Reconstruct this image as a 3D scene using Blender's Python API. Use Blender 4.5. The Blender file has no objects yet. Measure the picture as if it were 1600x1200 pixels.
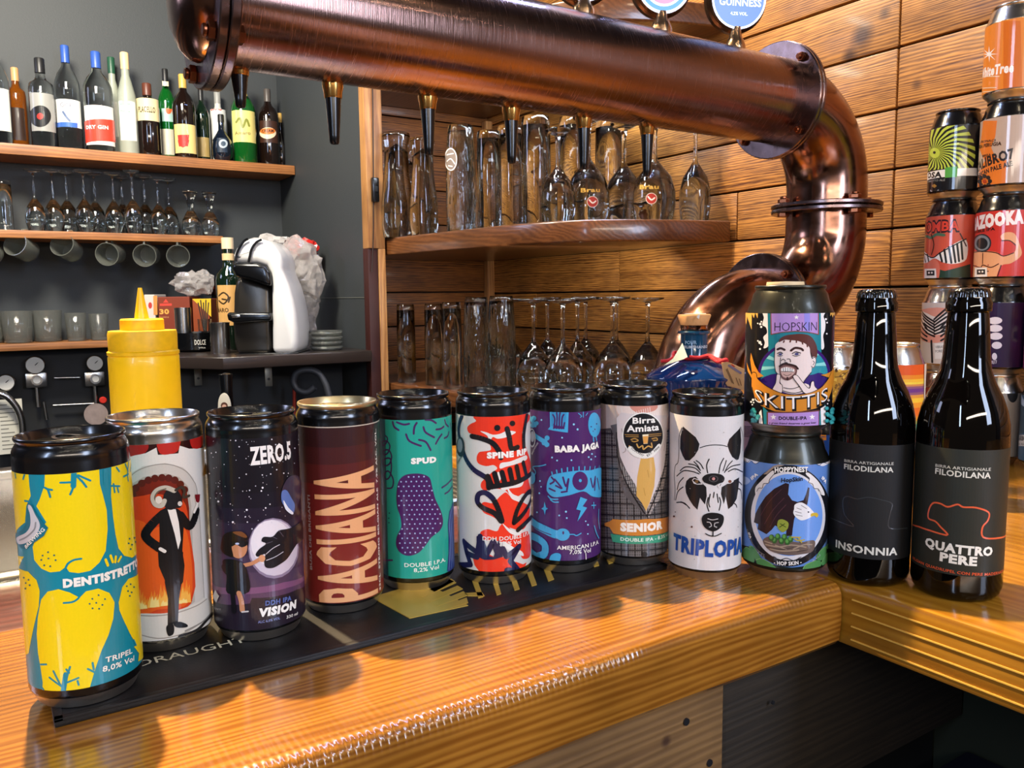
import bpy, bmesh, math, random
from mathutils import Vector, Matrix
from mathutils.geometry import tessellate_polygon
PI = math.pi
random.seed(7)
SC = bpy.context.scene
COL = SC.collection

# ------------------------------------------------------------------ camera, world, lights
F, PITCH, ROLL, EYE, YAW = 1270.0, math.radians(6.16), math.radians(.62), .2217, math.radians(33)
_R = Vector((math.cos(YAW), -math.sin(YAW), 0))
_F0 = Vector((math.sin(YAW), math.cos(YAW), 0))
_FW = _F0*math.cos(PITCH) - Vector((0, 0, 1))*math.sin(PITCH)
_UP = _F0*math.sin(PITCH) + Vector((0, 0, 1))*math.cos(PITCH)
CAM = Vector((0, 0, EYE))
cr, sr = math.cos(ROLL), math.sin(ROLL)
camd = bpy.data.cameras.new('camera'); cam = bpy.data.objects.new('camera', camd); COL.objects.link(cam)
camd.sensor_fit = 'HORIZONTAL'; camd.sensor_width = 36; camd.lens = F/1600*36; camd.clip_start = .01; camd.clip_end = 50
xr = _R*cr - _UP*(-sr)*-1
X_ = _R*cr - _UP*sr          # image right
Y_ = _R*sr + _UP*cr          # image up
M = Matrix((X_, Y_, -_FW)).transposed().to_4x4(); M.translation = CAM
cam.matrix_world = M
SC.camera = cam

W = bpy.data.worlds.new('bar_room_light'); SC.world = W; W.use_nodes = True
W.node_tree.nodes['Background'].inputs[0].default_value = (.55, .42, .32, 1)
W.node_tree.nodes['Background'].inputs[1].default_value = .13
SC.view_settings.view_transform = 'Standard'; SC.view_settings.look = 'None'
SC.view_settings.exposure = .18; SC.view_settings.gamma = 1; SC.view_settings.use_curve_mapping = False

def lamp(name, kind, loc, to, power, color, size=.1, size_y=None, spot=None, blend=.3):
    d = bpy.data.lights.new(name, kind); d.energy = power; d.color = color
    o = bpy.data.objects.new(name, d); COL.objects.link(o); o.location = loc
    o.rotation_euler = (Vector(to)-Vector(loc)).to_track_quat('-Z', 'Y').to_euler()
    if kind == 'AREA':
        d.size = size
        if size_y: d.shape = 'RECTANGLE'; d.size_y = size_y
    else:
        d.shadow_soft_size = size
    if kind == 'SPOT': d.spot_size = math.radians(spot); d.spot_blend = blend
    return o
WARM = (1, .74, .44)
lamp('ceiling_spot_bar', 'SPOT', (.08, 1.30, 1.62), (.27, .46, 0), 430, (1, .745, .42), .022, spot=58, blend=.6)
lamp('ceiling_spot_wall', 'SPOT', (.42, 1.28, 1.40), (1.22, 1.02, .62), 80, (1, .78, .5), .03, spot=60, blend=.8)
lamp('ceiling_spot_corner', 'SPOT', (.70, .90, 1.62), (1.08, 1.55, .3), 24, WARM, .03, spot=56, blend=.6)
lamp('fill_spot_return', 'SPOT', (.95, .95, 1.6), (.85, .25, 0), 8, WARM, .03, spot=60, blend=.6)  # weak spot added as general fill over the bar return
lamp('pipe_streak_fill', 'AREA', (-.10, -.95, .64), (.45, .6, .35), 10, (1, .86, .72), 1.5, .07)  # added strip behind the camera, makes the highlight streak along the pipe
lamp('flange_reflection_light', 'AREA', (-1.2, 2.25, 1.15), (.9, .8, .45), 9, (.62, .68, 1), .7, .5)  # bluish light added for the flange faces to reflect, no sign there
lamp('window_daylight', 'AREA', (-1.1, -.3, .75), (.4, .8, .2), 9, (.55, .7, 1), .10, .8)
lamp('window_daylight_right', 'AREA', (.72, -1.1, .75), (.6, .6, .15), 17, (.62, .74, 1), .34, .9)
lamp('back_bar_light', 'AREA', (.0, 1.45, 1.15), (.3, 2.35, .35), 30, (1, .92, .78), .3)
lamp('shelf_led', 'AREA', (1.02, 1.32, .70), (1.02, 1.45, .3), 3.0, (.78, .86, 1), .4, .05)
lamp('tap_neon', 'AREA', (.80, 1.04, 1.42), (.80, .80, .5), 9, (.35, .5, 1), .8, .035)
for k, (x, y, z) in enumerate(((-.45, .1, 1.3), (.15, -.35, 1.45), (.75, -.25, 1.4), (-.35, .75, 1.5), (.45, 1.35, 1.45))):
    lamp('sparkle_light', 'POINT', (x, y, z), (0, 0, 0), 2.0, (1, .8, .55), .022)  # unseen warm point lights added for sparkle in the glass
for k in range(10):
    lamp('sparkle_light_small', 'POINT', (-.5+.17*k, -.55+.05*(k % 3), 1.15+.06*(k % 2)), (0, 0, 0), .6, (1, .9, .74), .013)  # more small lights, added only for sharp sparkles on the glasses
lamp('shelf_led_lower', 'AREA', (.98, 1.30, .312), (1.02, 1.45, .05), .7, (.95, .92, .9), .35, .012)

# ------------------------------------------------------------------ pixel helpers (photograph pixels -> places in the room)
def ray(x, y):
    a, b = x-800, y-600
    u = a*cr + b*sr; w = -a*sr + b*cr
    return _R*(u/F) - _UP*(w/F) + _FW
def onz(x, y, z=0): d = ray(x, y); return CAM + d*((z-EYE)/d.z)
def onX(x, y, X): d = ray(x, y); return CAM + d*(X/d.x)
def onY(x, y, Y): d = ray(x, y); return CAM + d*(Y/d.y)
def atd(x, y, t):            # t = horizontal depth along the camera's heading
    d = ray(x, y); return CAM + d*(t/d.dot(_F0))

# ------------------------------------------------------------------ materials
def lin(h):
    if isinstance(h, str):
        h = h.lstrip('#'); h = ''.join(q*2 for q in h) if len(h) == 3 else h; c = [int(h[i:i+2], 16)/255 for i in (0, 2, 4)]
    else: c = h
    return tuple((x/12.92 if x <= .04045 else ((x+.055)/1.055)**2.4) for x in c[:3]) + (1,)
_M = {}
def mat(name, col, rough=.5, metal=0., coat=0., spec=.5, bump=0., bscale=200., vary=0., trans=0., ior=1.45, emit=0., alpha=1., croug=.05):
    if name in _M: return _M[name]
    m = bpy.data.materials.new(name); m.use_nodes = True; nt = m.node_tree; b = nt.nodes['Principled BSDF']
    c = lin(col)
    b.inputs['Base Color'].default_value = c; b.inputs['Roughness'].default_value = rough; b.inputs['Metallic'].default_value = metal
    b.inputs['Coat Weight'].default_value = coat; b.inputs['Coat Roughness'].default_value = croug
    b.inputs['Specular IOR Level'].default_value = spec; b.inputs['IOR'].default_value = ior
    b.inputs['Transmission Weight'].default_value = trans; b.inputs['Alpha'].default_value = alpha
    if emit: b.inputs['Emission Color'].default_value = c; b.inputs['Emission Strength'].default_value = emit
    if bump or vary:
        tc = nt.nodes.new('ShaderNodeTexCoord'); n = nt.nodes.new('ShaderNodeTexNoise'); n.inputs['Scale'].default_value = bscale; n.inputs['Detail'].default_value = 4
        nt.links.new(tc.outputs['Object'], n.inputs['Vector'])
        if bump:
            bp = nt.nodes.new('ShaderNodeBump'); bp.inputs['Strength'].default_value = bump; bp.inputs['Distance'].default_value = .001
            nt.links.new(n.outputs['Fac'], bp.inputs['Height']); nt.links.new(bp.outputs['Normal'], b.inputs['Normal'])
        if vary:
            mx = nt.nodes.new('ShaderNodeMix'); mx.data_type = 'RGBA'
            mx.inputs[6].default_value = tuple(x*(1-vary) for x in c[:3])+(1,); mx.inputs[7].default_value = tuple(min(1, x*(1+vary)) for x in c[:3])+(1,)
            nt.links.new(n.outputs['Fac'], mx.inputs[0]); nt.links.new(mx.outputs[2], b.inputs['Base Color'])
    _M[name] = m
    return m
def ink(col): return mat('print_'+col.lstrip('#'), col, .32, coat=.35, spec=.4, vary=.04, bscale=900)
def wood(name, dark, light, along=0, rough=.4, coat=0., ring=28., bump=.25, knots=(), contrast=(.35, .72), fine=1., wob=60, rings=.30, mott=.72):
    """Planed wood: growth rings stretched along one axis, fine grain, optional knots."""
    if name in _M: return _M[name]
    m = bpy.data.materials.new(name); m.use_nodes = True; nt = m.node_tree; L = nt.links; b = nt.nodes['Principled BSDF']
    N = nt.nodes.new
    tc = N('ShaderNodeTexCoord'); oi = N('ShaderNodeObjectInfo'); mp = N('ShaderNodeMapping')
    s = [1., 1., 1.]; s[along] = .07
    mp.inputs['Scale'].default_value = s
    ad = N('ShaderNodeVectorMath'); ad.operation = 'ADD'; ml = N('ShaderNodeVectorMath'); ml.operation = 'SCALE'; ml.inputs['Scale'].default_value = 3.7
    cb = N('ShaderNodeCombineXYZ'); L.new(oi.outputs['Random'], cb.inputs[0]); L.new(oi.outputs['Random'], cb.inputs[1]); L.new(oi.outputs['Random'], cb.inputs[2])
    L.new(cb.outputs[0], ml.inputs[0]); L.new(tc.outputs['Object'], ad.inputs[0]); L.new(ml.outputs[0], ad.inputs[1]); L.new(ad.outputs[0], mp.inputs['Vector'])
    n1 = N('ShaderNodeTexNoise'); n1.inputs['Scale'].default_value = 11; n1.inputs['Detail'].default_value = 5; n1.inputs['Roughness'].default_value = .55
    L.new(mp.outputs[0], n1.inputs['Vector'])
    sx = N('ShaderNodeSeparateXYZ'); L.new(ad.outputs[0], sx.inputs[0]); oth = [k for k in (0, 1, 2) if k != along]
    pa = N('ShaderNodeMath'); pa.operation = 'MULTIPLY_ADD'; pa.inputs[1].default_value = .7; L.new(sx.outputs[oth[0]], pa.inputs[0]); L.new(sx.outputs[oth[1]], pa.inputs[2])
    pb = N('ShaderNodeMath'); pb.operation = 'MULTIPLY'; pb.inputs[1].default_value = ring*30; L.new(pa.outputs[0], pb.inputs[0])
    mu = N('ShaderNodeMath'); mu.operation = 'MULTIPLY_ADD'; mu.inputs[1].default_value = wob; L.new(n1.outputs['Fac'], mu.inputs[0]); L.new(pb.outputs[0], mu.inputs[2])
    si = N('ShaderNodeMath'); si.operation = 'SINE'; L.new(mu.outputs[0], si.inputs[0])
    mr = N('ShaderNodeMapRange'); mr.inputs[1].default_value = -1; mr.inputs[2].default_value = 1; L.new(si.outputs[0], mr.inputs[0])
    n2 = N('ShaderNodeTexNoise'); n2.inputs['Scale'].default_value = 420*fine; n2.inputs['Detail'].default_value = 2; L.new(mp.outputs[0], n2.inputs['Vector'])
    n3 = N('ShaderNodeTexNoise'); n3.inputs['Scale'].default_value = 34; n3.inputs['Detail'].default_value = 4; L.new(mp.outputs[0], n3.inputs['Vector'])
    n4 = N('ShaderNodeMix'); n4.inputs[0].default_value = .45; L.new(n2.outputs['Fac'], n4.inputs[2]); L.new(n3.outputs['Fac'], n4.inputs[3])
    mx = N('ShaderNodeMath'); mx.operation = 'MULTIPLY_ADD'; mx.inputs[1].default_value = rings; L.new(mr.outputs[0], mx.inputs[0]); 
    m2 = N('ShaderNodeMath'); m2.operation = 'MULTIPLY'; m2.inputs[1].default_value = 1.0-rings; L.new(n4.outputs[0], m2.inputs[0]); L.new(m2.outputs[0], mx.inputs[2])
    cr_ = N('ShaderNodeValToRGB'); e = cr_.color_ramp.elements
    e[0].position = contrast[0]-.2; e[0].color = lin(dark); e[1].position = contrast[1]+.1; e[1].color = lin(light)
    L.new(mx.outputs[0], cr_.inputs[0]); out = cr_.outputs[0]
    for (kx, ky, kz, kr) in knots:
        sub = N('ShaderNodeVectorMath'); sub.operation = 'DISTANCE'; sub.inputs[1].default_value = (kx, ky, kz); L.new(tc.outputs['Object'], sub.inputs[0])
        k = N('ShaderNodeMapRange'); k.inputs[1].default_value = kr*.35; k.inputs[2].default_value = kr; k.inputs[3].default_value = .85; k.inputs[4].default_value = 0; L.new(sub.outputs['Value'], k.inputs[0])
        kk = N('ShaderNodeMix'); kk.data_type = 'RGBA'; L.new(k.outputs[0], kk.inputs[0]); L.new(out, kk.inputs[6]); kk.inputs[7].default_value = lin('#3a1c0c'); out = kk.outputs[2]
    nm = N('ShaderNodeTexNoise'); nm.inputs['Scale'].default_value = 9; nm.inputs['Detail'].default_value = 6; L.new(ad.outputs[0], nm.inputs['Vector'])
    mm_ = N('ShaderNodeMapRange'); mm_.inputs[1].default_value = .35; mm_.inputs[2].default_value = .65; mm_.inputs[3].default_value = mott; mm_.inputs[4].default_value = 1.06; L.new(nm.outputs['Fac'], mm_.inputs[0])
    vm = N('ShaderNodeVectorMath'); vm.operation = 'SCALE'; L.new(out, vm.inputs[0]); L.new(mm_.outputs[0], vm.inputs['Scale']); out = vm.outputs[0]
    rv = N('ShaderNodeHueSaturation'); vr = N('ShaderNodeMapRange'); vr.inputs[3].default_value = .8; vr.inputs[4].default_value = 1.15; L.new(oi.outputs['Random'], vr.inputs[0]); L.new(vr.outputs[0], rv.inputs['Value']); L.new(out, rv.inputs['Color'])
    L.new(rv.outputs[0], b.inputs['Base Color'])
    bp = N('ShaderNodeBump'); bp.inputs['Strength'].default_value = bump; bp.inputs['Distance'].default_value = .0012; L.new(mx.outputs[0], bp.inputs['Height']); L.new(bp.outputs[0], b.inputs['Normal'])
    b.inputs['Roughness'].default_value = rough; b.inputs['Coat Weight'].default_value = coat; b.inputs['Coat Roughness'].default_value = .12
    _M[name] = m
    return m
def brushed(name, col, rough, axis, spec=.5, scale=90., str_=.25, vary=.25):
    """Brushed / lacquered metal with fine streaks running round the piece."""
    if name in _M: return _M[name]
    m = bpy.data.materials.new(name); m.use_nodes = True; nt = m.node_tree; L = nt.links; b = nt.nodes['Principled BSDF']; N = nt.nodes.new
    tc = N('ShaderNodeTexCoord'); mp = N('ShaderNodeMapping'); s = [3., 3., 3.]; s[axis] = scale; mp.inputs['Scale'].default_value = s
    L.new(tc.outputs['Object'], mp.inputs[0]); n = N('ShaderNodeTexNoise'); n.inputs['Scale'].default_value = 12; n.inputs['Detail'].default_value = 5; L.new(mp.outputs[0], n.inputs['Vector'])
    n2 = N('ShaderNodeTexNoise'); n2.inputs['Scale'].default_value = 14; n2.inputs['Detail'].default_value = 3; L.new(tc.outputs['Object'], n2.inputs['Vector'])
    c = lin(col); mx = N('ShaderNodeMix'); mx.data_type = 'RGBA'; mx.inputs[6].default_value = tuple(x*(1-vary) for x in c[:3])+(1,); mx.inputs[7].default_value = tuple(min(1, x*(1+vary)) for x in c[:3])+(1,)
    L.new(n2.outputs['Fac'], mx.inputs[0]); L.new(mx.outputs[2], b.inputs['Base Color'])
    mr = N('ShaderNodeMapRange'); mr.inputs[1].default_value = .3; mr.inputs[2].default_value = .7; mr.inputs[3].default_value = rough*.65; mr.inputs[4].default_value = rough*1.4
    L.new(n.outputs['Fac'], mr.inputs[0]); L.new(mr.outputs[0], b.inputs['Roughness'])
    bp = N('ShaderNodeBump'); bp.inputs['Strength'].default_value = str_; bp.inputs['Distance'].default_value = .0004; L.new(n.outputs['Fac'], bp.inputs['Height']); L.new(bp.outputs[0], b.inputs['Normal'])
    b.inputs['Metallic'].default_value = 1; b.inputs['Anisotropic'].default_value = .4
    _M[name] = m
    return m
def thin_glass(name, tint, ior=1.5, refr=1.0, bump=.035, bscale=26., rough=.02, boost=1.0):
    """clear glass wall: light mostly passes, mirror reflections by angle, part of it refracts"""
    m = bpy.data.materials.new(name); m.use_nodes = True; nt = m.node_tree; L = nt.links; N = nt.nodes.new; nt.nodes.remove(nt.nodes['Principled BSDF'])
    out = nt.nodes['Material Output']; tr = N('ShaderNodeBsdfTransparent'); tr.inputs[0].default_value = lin(tint); gl = N('ShaderNodeBsdfGlossy'); gl.inputs['Roughness'].default_value = rough
    rf = N('ShaderNodeBsdfGlass'); rf.inputs['IOR'].default_value = 1.33; rf.inputs['Color'].default_value = lin(tint); rf.inputs['Roughness'].default_value = .0
    fr = N('ShaderNodeFresnel'); fr.inputs['IOR'].default_value = ior
    tc = N('ShaderNodeTexCoord'); n = N('ShaderNodeTexNoise'); n.inputs['Scale'].default_value = bscale; n.inputs['Detail'].default_value = 2; L.new(tc.outputs['Object'], n.inputs['Vector'])
    bp = N('ShaderNodeBump'); bp.inputs['Strength'].default_value = bump; bp.inputs['Distance'].default_value = .01; L.new(n.outputs['Fac'], bp.inputs['Height'])
    for q in (gl, rf, fr): L.new(bp.outputs[0], q.inputs['Normal'])
    mp = N('ShaderNodeMapping'); mp.inputs['Scale'].default_value = (1, 1, .22); L.new(tc.outputs['Object'], mp.inputs[0]); L.new(mp.outputs[0], n.inputs['Vector'])
    rf.inputs['IOR'].default_value = ior
    m1 = N('ShaderNodeMixShader'); m1.inputs[0].default_value = refr; L.new(tr.outputs[0], m1.inputs[1]); L.new(rf.outputs[0], m1.inputs[2]); L.new(m1.outputs[0], out.inputs[0]); _M[name] = m; return m
GLASS = thin_glass('clear_glass', '#f6f8f8')
CUT = thin_glass('cut_glass', '#f2f4f2', bump=.45, bscale=16)
BASEALU = mat('satin_aluminium_base', '#cdc6bc', .36, metal=1)
PRESSED = mat('pressed_glass', '#cdd0c8', .04, trans=.9, bump=.9, bscale=9)
BOTTLE_GLASS = mat('near_black_bottle_glass', '#040303', .04, coat=.0, spec=.6, bump=.02, bscale=40)
BLACKCAN = mat('black_can_lacquer', '#0d0d0f', .22, metal=.3, coat=.7, spec=.6, croug=.15, bump=.01, bscale=300)
OLIVECAN = mat('satin_olive_black_can', '#3a3a34', .30, metal=.85, coat=.2, bump=.01, bscale=300)
ALU = mat('bare_aluminium', '#cfcac2', .24, metal=1, bump=.03, bscale=400)
GOLDALU = mat('pale_gold_aluminium', '#e0cc9c', .3, metal=.9, bump=.03, bscale=400)
COPPER = brushed('brushed_copper', '#94746a', .21, 0)
COPPER_E = brushed('polished_copper', '#8f6858', .17, 2, scale=6, str_=.15)
COPPER_D = brushed('tarnished_copper_flange', '#7c6a6a', .24, 1, scale=4, str_=.2)
BRASS = mat('polished_brass', '#d9a45a', .2, metal=1, vary=.1, bscale=60)
BLACKP = mat('black_gloss_plastic', '#08090b', .22, coat=.2, vary=.1)
BLACKM = mat('black_matt_paint', '#16181a', .6, vary=.15, bscale=30)
STEEL = mat('stainless_steel', '#b9b6b0', .25, metal=1, bump=.05, bscale=120)
RUBBER = mat('black_rubber', '#0e0e10', .42, bump=.1, bscale=700)

# ------------------------------------------------------------------ mesh helpers
def put(name, bm, m, parent=None, smooth=True, loc=None, sharp=None):
    me = bpy.data.meshes.new(name); bm.normal_update(); bm.to_mesh(me); bm.free()
    for x in (m if isinstance(m, (list, tuple)) else [m]): me.materials.append(x)
    if smooth:
        for p in me.polygons: p.use_smooth = True
        try: me.set_sharp_from_angle(angle=math.radians(sharp or 42))
        except Exception: pass
    o = bpy.data.objects.new(name, me); COL.objects.link(o)
    if parent is not None: o.parent = parent
    if loc is not None: o.location = loc
    return o
def tag(o, label=None, cat=None, group=None, kind=None):
    if label: o['label'] = label
    if cat: o['category'] = cat
    if group: o['group'] = group
    if kind: o['kind'] = kind
    return o
def thing(name, label, cat, loc=(0, 0, 0), rz=0, group=None):
    o = bpy.data.objects.new(name, None); COL.objects.link(o); o.location = loc; o.rotation_euler = (0, 0, rz); o.empty_display_size = .02
    return tag(o, label, cat, group)
def dup(root, loc, label=None, rz=None, scale=None):
    c = root.copy(); COL.objects.link(c); c.location = loc
    if label: c['label'] = label
    if rz is not None: c.rotation_euler = (0, 0, rz)
    if scale: c.scale = scale
    for ch in [o for o in root.children]:
        k = ch.copy(); COL.objects.link(k); k.parent = c
        for g in [o for o in ch.children]:
            q = g.copy(); COL.objects.link(q); q.parent = k
    return c
def box(bm, x0, x1, y0, y1, z0, z1, bev=0, mi=0):
    r = bmesh.ops.create_cube(bm, size=1)
    for v in r['verts']:
        v.co = Vector((x0 if v.co.x < 0 else x1, y0 if v.co.y < 0 else y1, z0 if v.co.z < 0 else z1))
    fs = set(f for v in r['verts'] for f in v.link_faces)
    for f in fs: f.material_index = mi
    if bev:
        es = list(set(e for v in r['verts'] for e in v.link_edges))
        bmesh.ops.bevel(bm, geom=es, offset=bev, segments=2, affect='EDGES', profile=.6)
def mkbox(name, x0, x1, y0, y1, z0, z1, m, parent=None, bev=0, loc=None):
    bm = bmesh.new(); box(bm, x0, x1, y0, y1, z0, z1, bev); return put(name, bm, m, parent, smooth=bool(bev), loc=loc)
def lathe(bm, prof, n=48, c=(0, 0, 0), phase=0., mis=None, rf=None):
    """prof: [(r,z)...] revolved round z."""
    rings = []
    for (r, z) in prof:
        if r < 1e-6: rings.append([bm.verts.new((c[0], c[1], c[2]+z))])
        else:
            ring = []
            for k in range(n):
                a = phase + 2*PI*k/n; rr = r*(rf(a, z) if rf else 1)
                ring.append(bm.verts.new((c[0]+rr*math.cos(a), c[1]+rr*math.sin(a), c[2]+z)))
            rings.append(ring)
    for i in range(len(rings)-1):
        A, B = rings[i], rings[i+1]; mi = mis[i] if mis else 0
        for k in range(n):
            k2 = (k+1) % n
            if len(A) == 1 and len(B) == 1: break
            if len(A) == 1: f = bm.faces.new((A[0], B[k2], B[k]))
            elif len(B) == 1: f = bm.faces.new((A[k], A[k2], B[0]))
            else: f = bm.faces.new((A[k], A[k2], B[k2], B[k]))
            f.material_index = mi
def tube(bm, pts, r, n=12, caps=True, mi=0, up=None):
    """sweep a circle of radius r (number or list) along pts"""
    pts = [Vector(p) for p in pts]; rings = []
    t0 = (pts[1]-pts[0]).normalized(); ref = Vector((0, 0, 1)) if abs(t0.z) < .9 else Vector((1, 0, 0))
    nrm = t0.cross(ref).normalized()
    for i, p in enumerate(pts):
        t = (pts[min(i+1, len(pts)-1)]-pts[max(i-1, 0)]).normalized()
        nrm = (nrm - t*nrm.dot(t)).normalized(); bn = t.cross(nrm)
        rr = r[i] if isinstance(r, (list, tuple)) else r
        rings.append([bm.verts.new(p + (nrm*math.cos(2*PI*k/n) + bn*math.sin(2*PI*k/n))*rr) for k in range(n)])
    for A, B in zip(rings, rings[1:]):
        for k in range(n): f = bm.faces.new((A[k], B[k], B[(k+1) % n], A[(k+1) % n])); f.material_index = mi
    if caps:
        f = bm.faces.new(rings[0]); f.material_index = mi; f = bm.faces.new(rings[-1][::-1]); f.material_index = mi
def disc(bm, c, nrm, r, h, n=32, hole=0, mi=0, bev=0):
    """flat round plate (optionally a ring) with thickness h along nrm"""
    nrm = Vector(nrm).normalized(); q = nrm.to_track_quat('Z', 'Y').to_matrix(); c = Vector(c)
    prof = [(hole, 0), (r-bev, 0), (r, bev), (r, h-bev), (r-bev, h), (hole, h)]
    prof = prof + [(hole, 0)] if hole else prof
    t = bmesh.new(); lathe(t, prof, n)
    bmesh.ops.recalc_face_normals(t, faces=t.faces)
    for v in t.verts: v.co = q @ v.co + c
    me = bpy.data.meshes.new('t'); t.to_mesh(me); t.free(); k = len(bm.faces); bm.from_mesh(me); bpy.data.meshes.remove(me)
    bm.faces.ensure_lookup_table()
    for f in bm.faces[k:]: f.material_index = mi
def prism(bm, pts, to3, depth, bev=0, mi=0):
    """closed outline pts (2-D) placed with to3(a,b) and pushed through by vector depth"""
    vs = [bm.verts.new(to3(*p)) for p in pts]; f = bm.faces.new(vs)
    r = bmesh.ops.extrude_face_region(bm, geom=[f]); nv = [g for g in r['geom'] if isinstance(g, bmesh.types.BMVert)]
    bmesh.ops.translate(bm, verts=nv, vec=depth)
    fs = set([f]+[x for v in nv for x in v.link_faces]); bmesh.ops.recalc_face_normals(bm, faces=list(fs))
    for x in fs: x.material_index = mi
    if bev:
        es = [e for e in set(e for x in fs for e in x.edges) if len(e.link_faces) == 2 and e.calc_face_angle() > .9]
        bmesh.ops.bevel(bm, geom=es, offset=bev, segments=3, affect='EDGES', profile=.5)
def smoothpts(p, closed=False, k=5):
    if len(p) < 3: return list(p)
    n = len(p); out = []
    rng = range(n) if closed else range(n-1)
    for i in rng:
        g = (lambda j: p[j % n]) if closed else (lambda j: p[max(0, min(n-1, j))])
        p0, p1, p2, p3 = g(i-1), g(i), g(i+1), g(i+2)
        for s in range(k):
            t = s/k
            out.append(tuple(.5*((2*b)+(-a+c)*t+(2*a-5*b+4*c-d)*t*t+(-a+3*b-3*c+d)*t**3) for a, b, c, d in zip(p0, p1, p2, p3)))
    if not closed: out.append(tuple(p[-1]))
    return out

# ------------------------------------------------------------------ flat print wrapped on round things
_TX = {}
def textgeo(s, bold=0., shear=0.):
    k = (s, bold, shear)
    if k in _TX: return _TX[k]
    cu = bpy.data.curves.new('t', 'FONT'); cu.body = s; cu.size = 1; cu.offset = bold; cu.shear = shear; cu.resolution_u = 2; cu.space_character = 1.0 + bold*2
    o = bpy.data.objects.new('t', cu); COL.objects.link(o)
    me = bpy.data.meshes.new_from_object(o, depsgraph=None) if False else o.to_mesh()
    vs = [(v.co.x, v.co.y) for v in me.vertices]; fs = [tuple(p.vertices) for p in me.polygons]
    o.to_mesh_clear(); bpy.data.objects.remove(o); bpy.data.curves.remove(cu)
    _TX[k] = (vs, fs); return _TX[k]
_CAPH = max(v[1] for v in textgeo('H')[0])
class Art:
    NSEG = 96
    def __init__(s, cx, cy, z0, R, zlo, zhi, view=(0, 0, 1), sx=1.):
        s.cx, s.cy, s.z0, s.R, s.zlo, s.zhi = cx, cy, z0, R, zlo, zhi
        s.view = view; s.th0 = math.atan2(-cy, -cx); s.lay = 0; s.geo = []; s.mats = []; s.flat = None
        s.k = view[2]*F/(Vector((cx, cy, 0)).dot(_F0)-R*.8)   # crop pixels per metre on the near face
    def map(s, u, v):
        d = ray(s.view[0]+u/s.view[2], s.view[1]+v/s.view[2])
        ox, oy = -s.cx, -s.cy; a = d.x*d.x+d.y*d.y; b = ox*d.x+oy*d.y; c = ox*ox+oy*oy-s.R*s.R; D = b*b-a*c
        t = (-b-math.sqrt(D))/a if D > 0 else -b/a
        x, y, z = ox+d.x*t, oy+d.y*t, EYE+d.z*t
        th = math.atan2(y, x)-s.th0
        while th > PI: th -= 2*PI
        while th < -PI: th += 2*PI
        return (s.R*th, z-s.z0)
    def mi(s, col):
        m = ink(col) if isinstance(col, str) else col
        if m not in s.mats: s.mats.append(m)
        return s.mats.index(m)
    def base(s, col):
        w = PI*s.R; s.geo.append(([(-w, s.zlo-1e-4), (w, s.zlo-1e-4), (w, s.zhi+1e-4), (-w, s.zhi+1e-4)], [(0, 1, 2, 3)], 0, s.mi(col)))
    def band(s, z0, z1, col, raw=True):
        s.lay += 1; w = PI*s.R; s.geo.append(([(-w, z0), (w, z0), (w, z1), (-w, z1)], [(0, 1, 2, 3)], s.lay, s.mi(col)))
    def _poly(s, q, mi, lay):
        try: tr = tessellate_polygon([[Vector((x, y, 0)) for x, y in q]])
        except Exception: return
        s.geo.append((q, [tuple(t) for t in tr], lay, mi))
    def poly(s, pts, col, sm=False, new=True):
        if new: s.lay += 1
        if sm: pts = smoothpts(pts, True, 4)
        s._poly([s.map(*p) for p in pts], s.mi(col), s.lay)
    def ell(s, x, y, rx, ry, col, new=True, n=20, rot=0):
        s.poly([(x+rx*math.cos(2*PI*k/n)*math.cos(rot)-ry*math.sin(2*PI*k/n)*math.sin(rot), y+rx*math.cos(2*PI*k/n)*math.sin(rot)+ry*math.sin(2*PI*k/n)*math.cos(rot)) for k in range(n)], col, new=new)
    def dots(s, pts, r, col, n=8):
        s.lay += 1
        for p in pts: s.ell(p[0], p[1], p[2] if len(p) > 2 else r, p[2] if len(p) > 2 else r, col, new=False, n=n)
    def stroke(s, pts, w, col, sm=True, closed=False, new=True, taper=False):
        if new: s.lay += 1
        if sm and len(pts) > 2: pts = smoothpts(pts, closed, 4)
        if closed: pts = list(pts)+[pts[0]]
        q = [s.map(*p) for p in pts]; hw = w/2/s.k*(1.22 if w >= 5 else 1.1); mi = s.mi(col); n = len(q)
        for i in range(n-1):
            (x0, y0), (x1, y1) = q[i], q[i+1]; dx, dy = x1-x0, y1-y0; l = math.hypot(dx, dy)
            if l < 1e-7: continue
            h0 = h1 = hw
            if taper: h0 = hw*(1-abs(2*i/(n-1)-1)**2*.9); h1 = hw*(1-abs(2*(i+1)/(n-1)-1)**2*.9)
            nx, ny = -dy/l, dx/l
            s.geo.append(([(x0-nx*h0, y0-ny*h0), (x1-nx*h1, y1-ny*h1), (x1+nx*h1, y1+ny*h1), (x0+nx*h0, y0+ny*h0)], [(0, 1, 2, 3)], s.lay, mi))
        for i, (x, y) in enumerate(q):
            if taper: continue
            if 0 < i < n-1:
                a = math.atan2(q[i][1]-q[i-1][1], q[i][0]-q[i-1][0]); b = math.atan2(q[i+1][1]-q[i][1], q[i+1][0]-q[i][0])
                if abs(math.sin(b-a)) < .12: continue
            s.geo.append(([(x+hw*math.cos(2*PI*k/8), y+hw*math.sin(2*PI*k/8)) for k in range(8)], [tuple(range(8))], s.lay, mi))
    def strokes(s, L, w, col, sm=True):
        s.lay += 1
        for p in L: s.stroke(p, w, col, sm, new=False)
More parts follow.
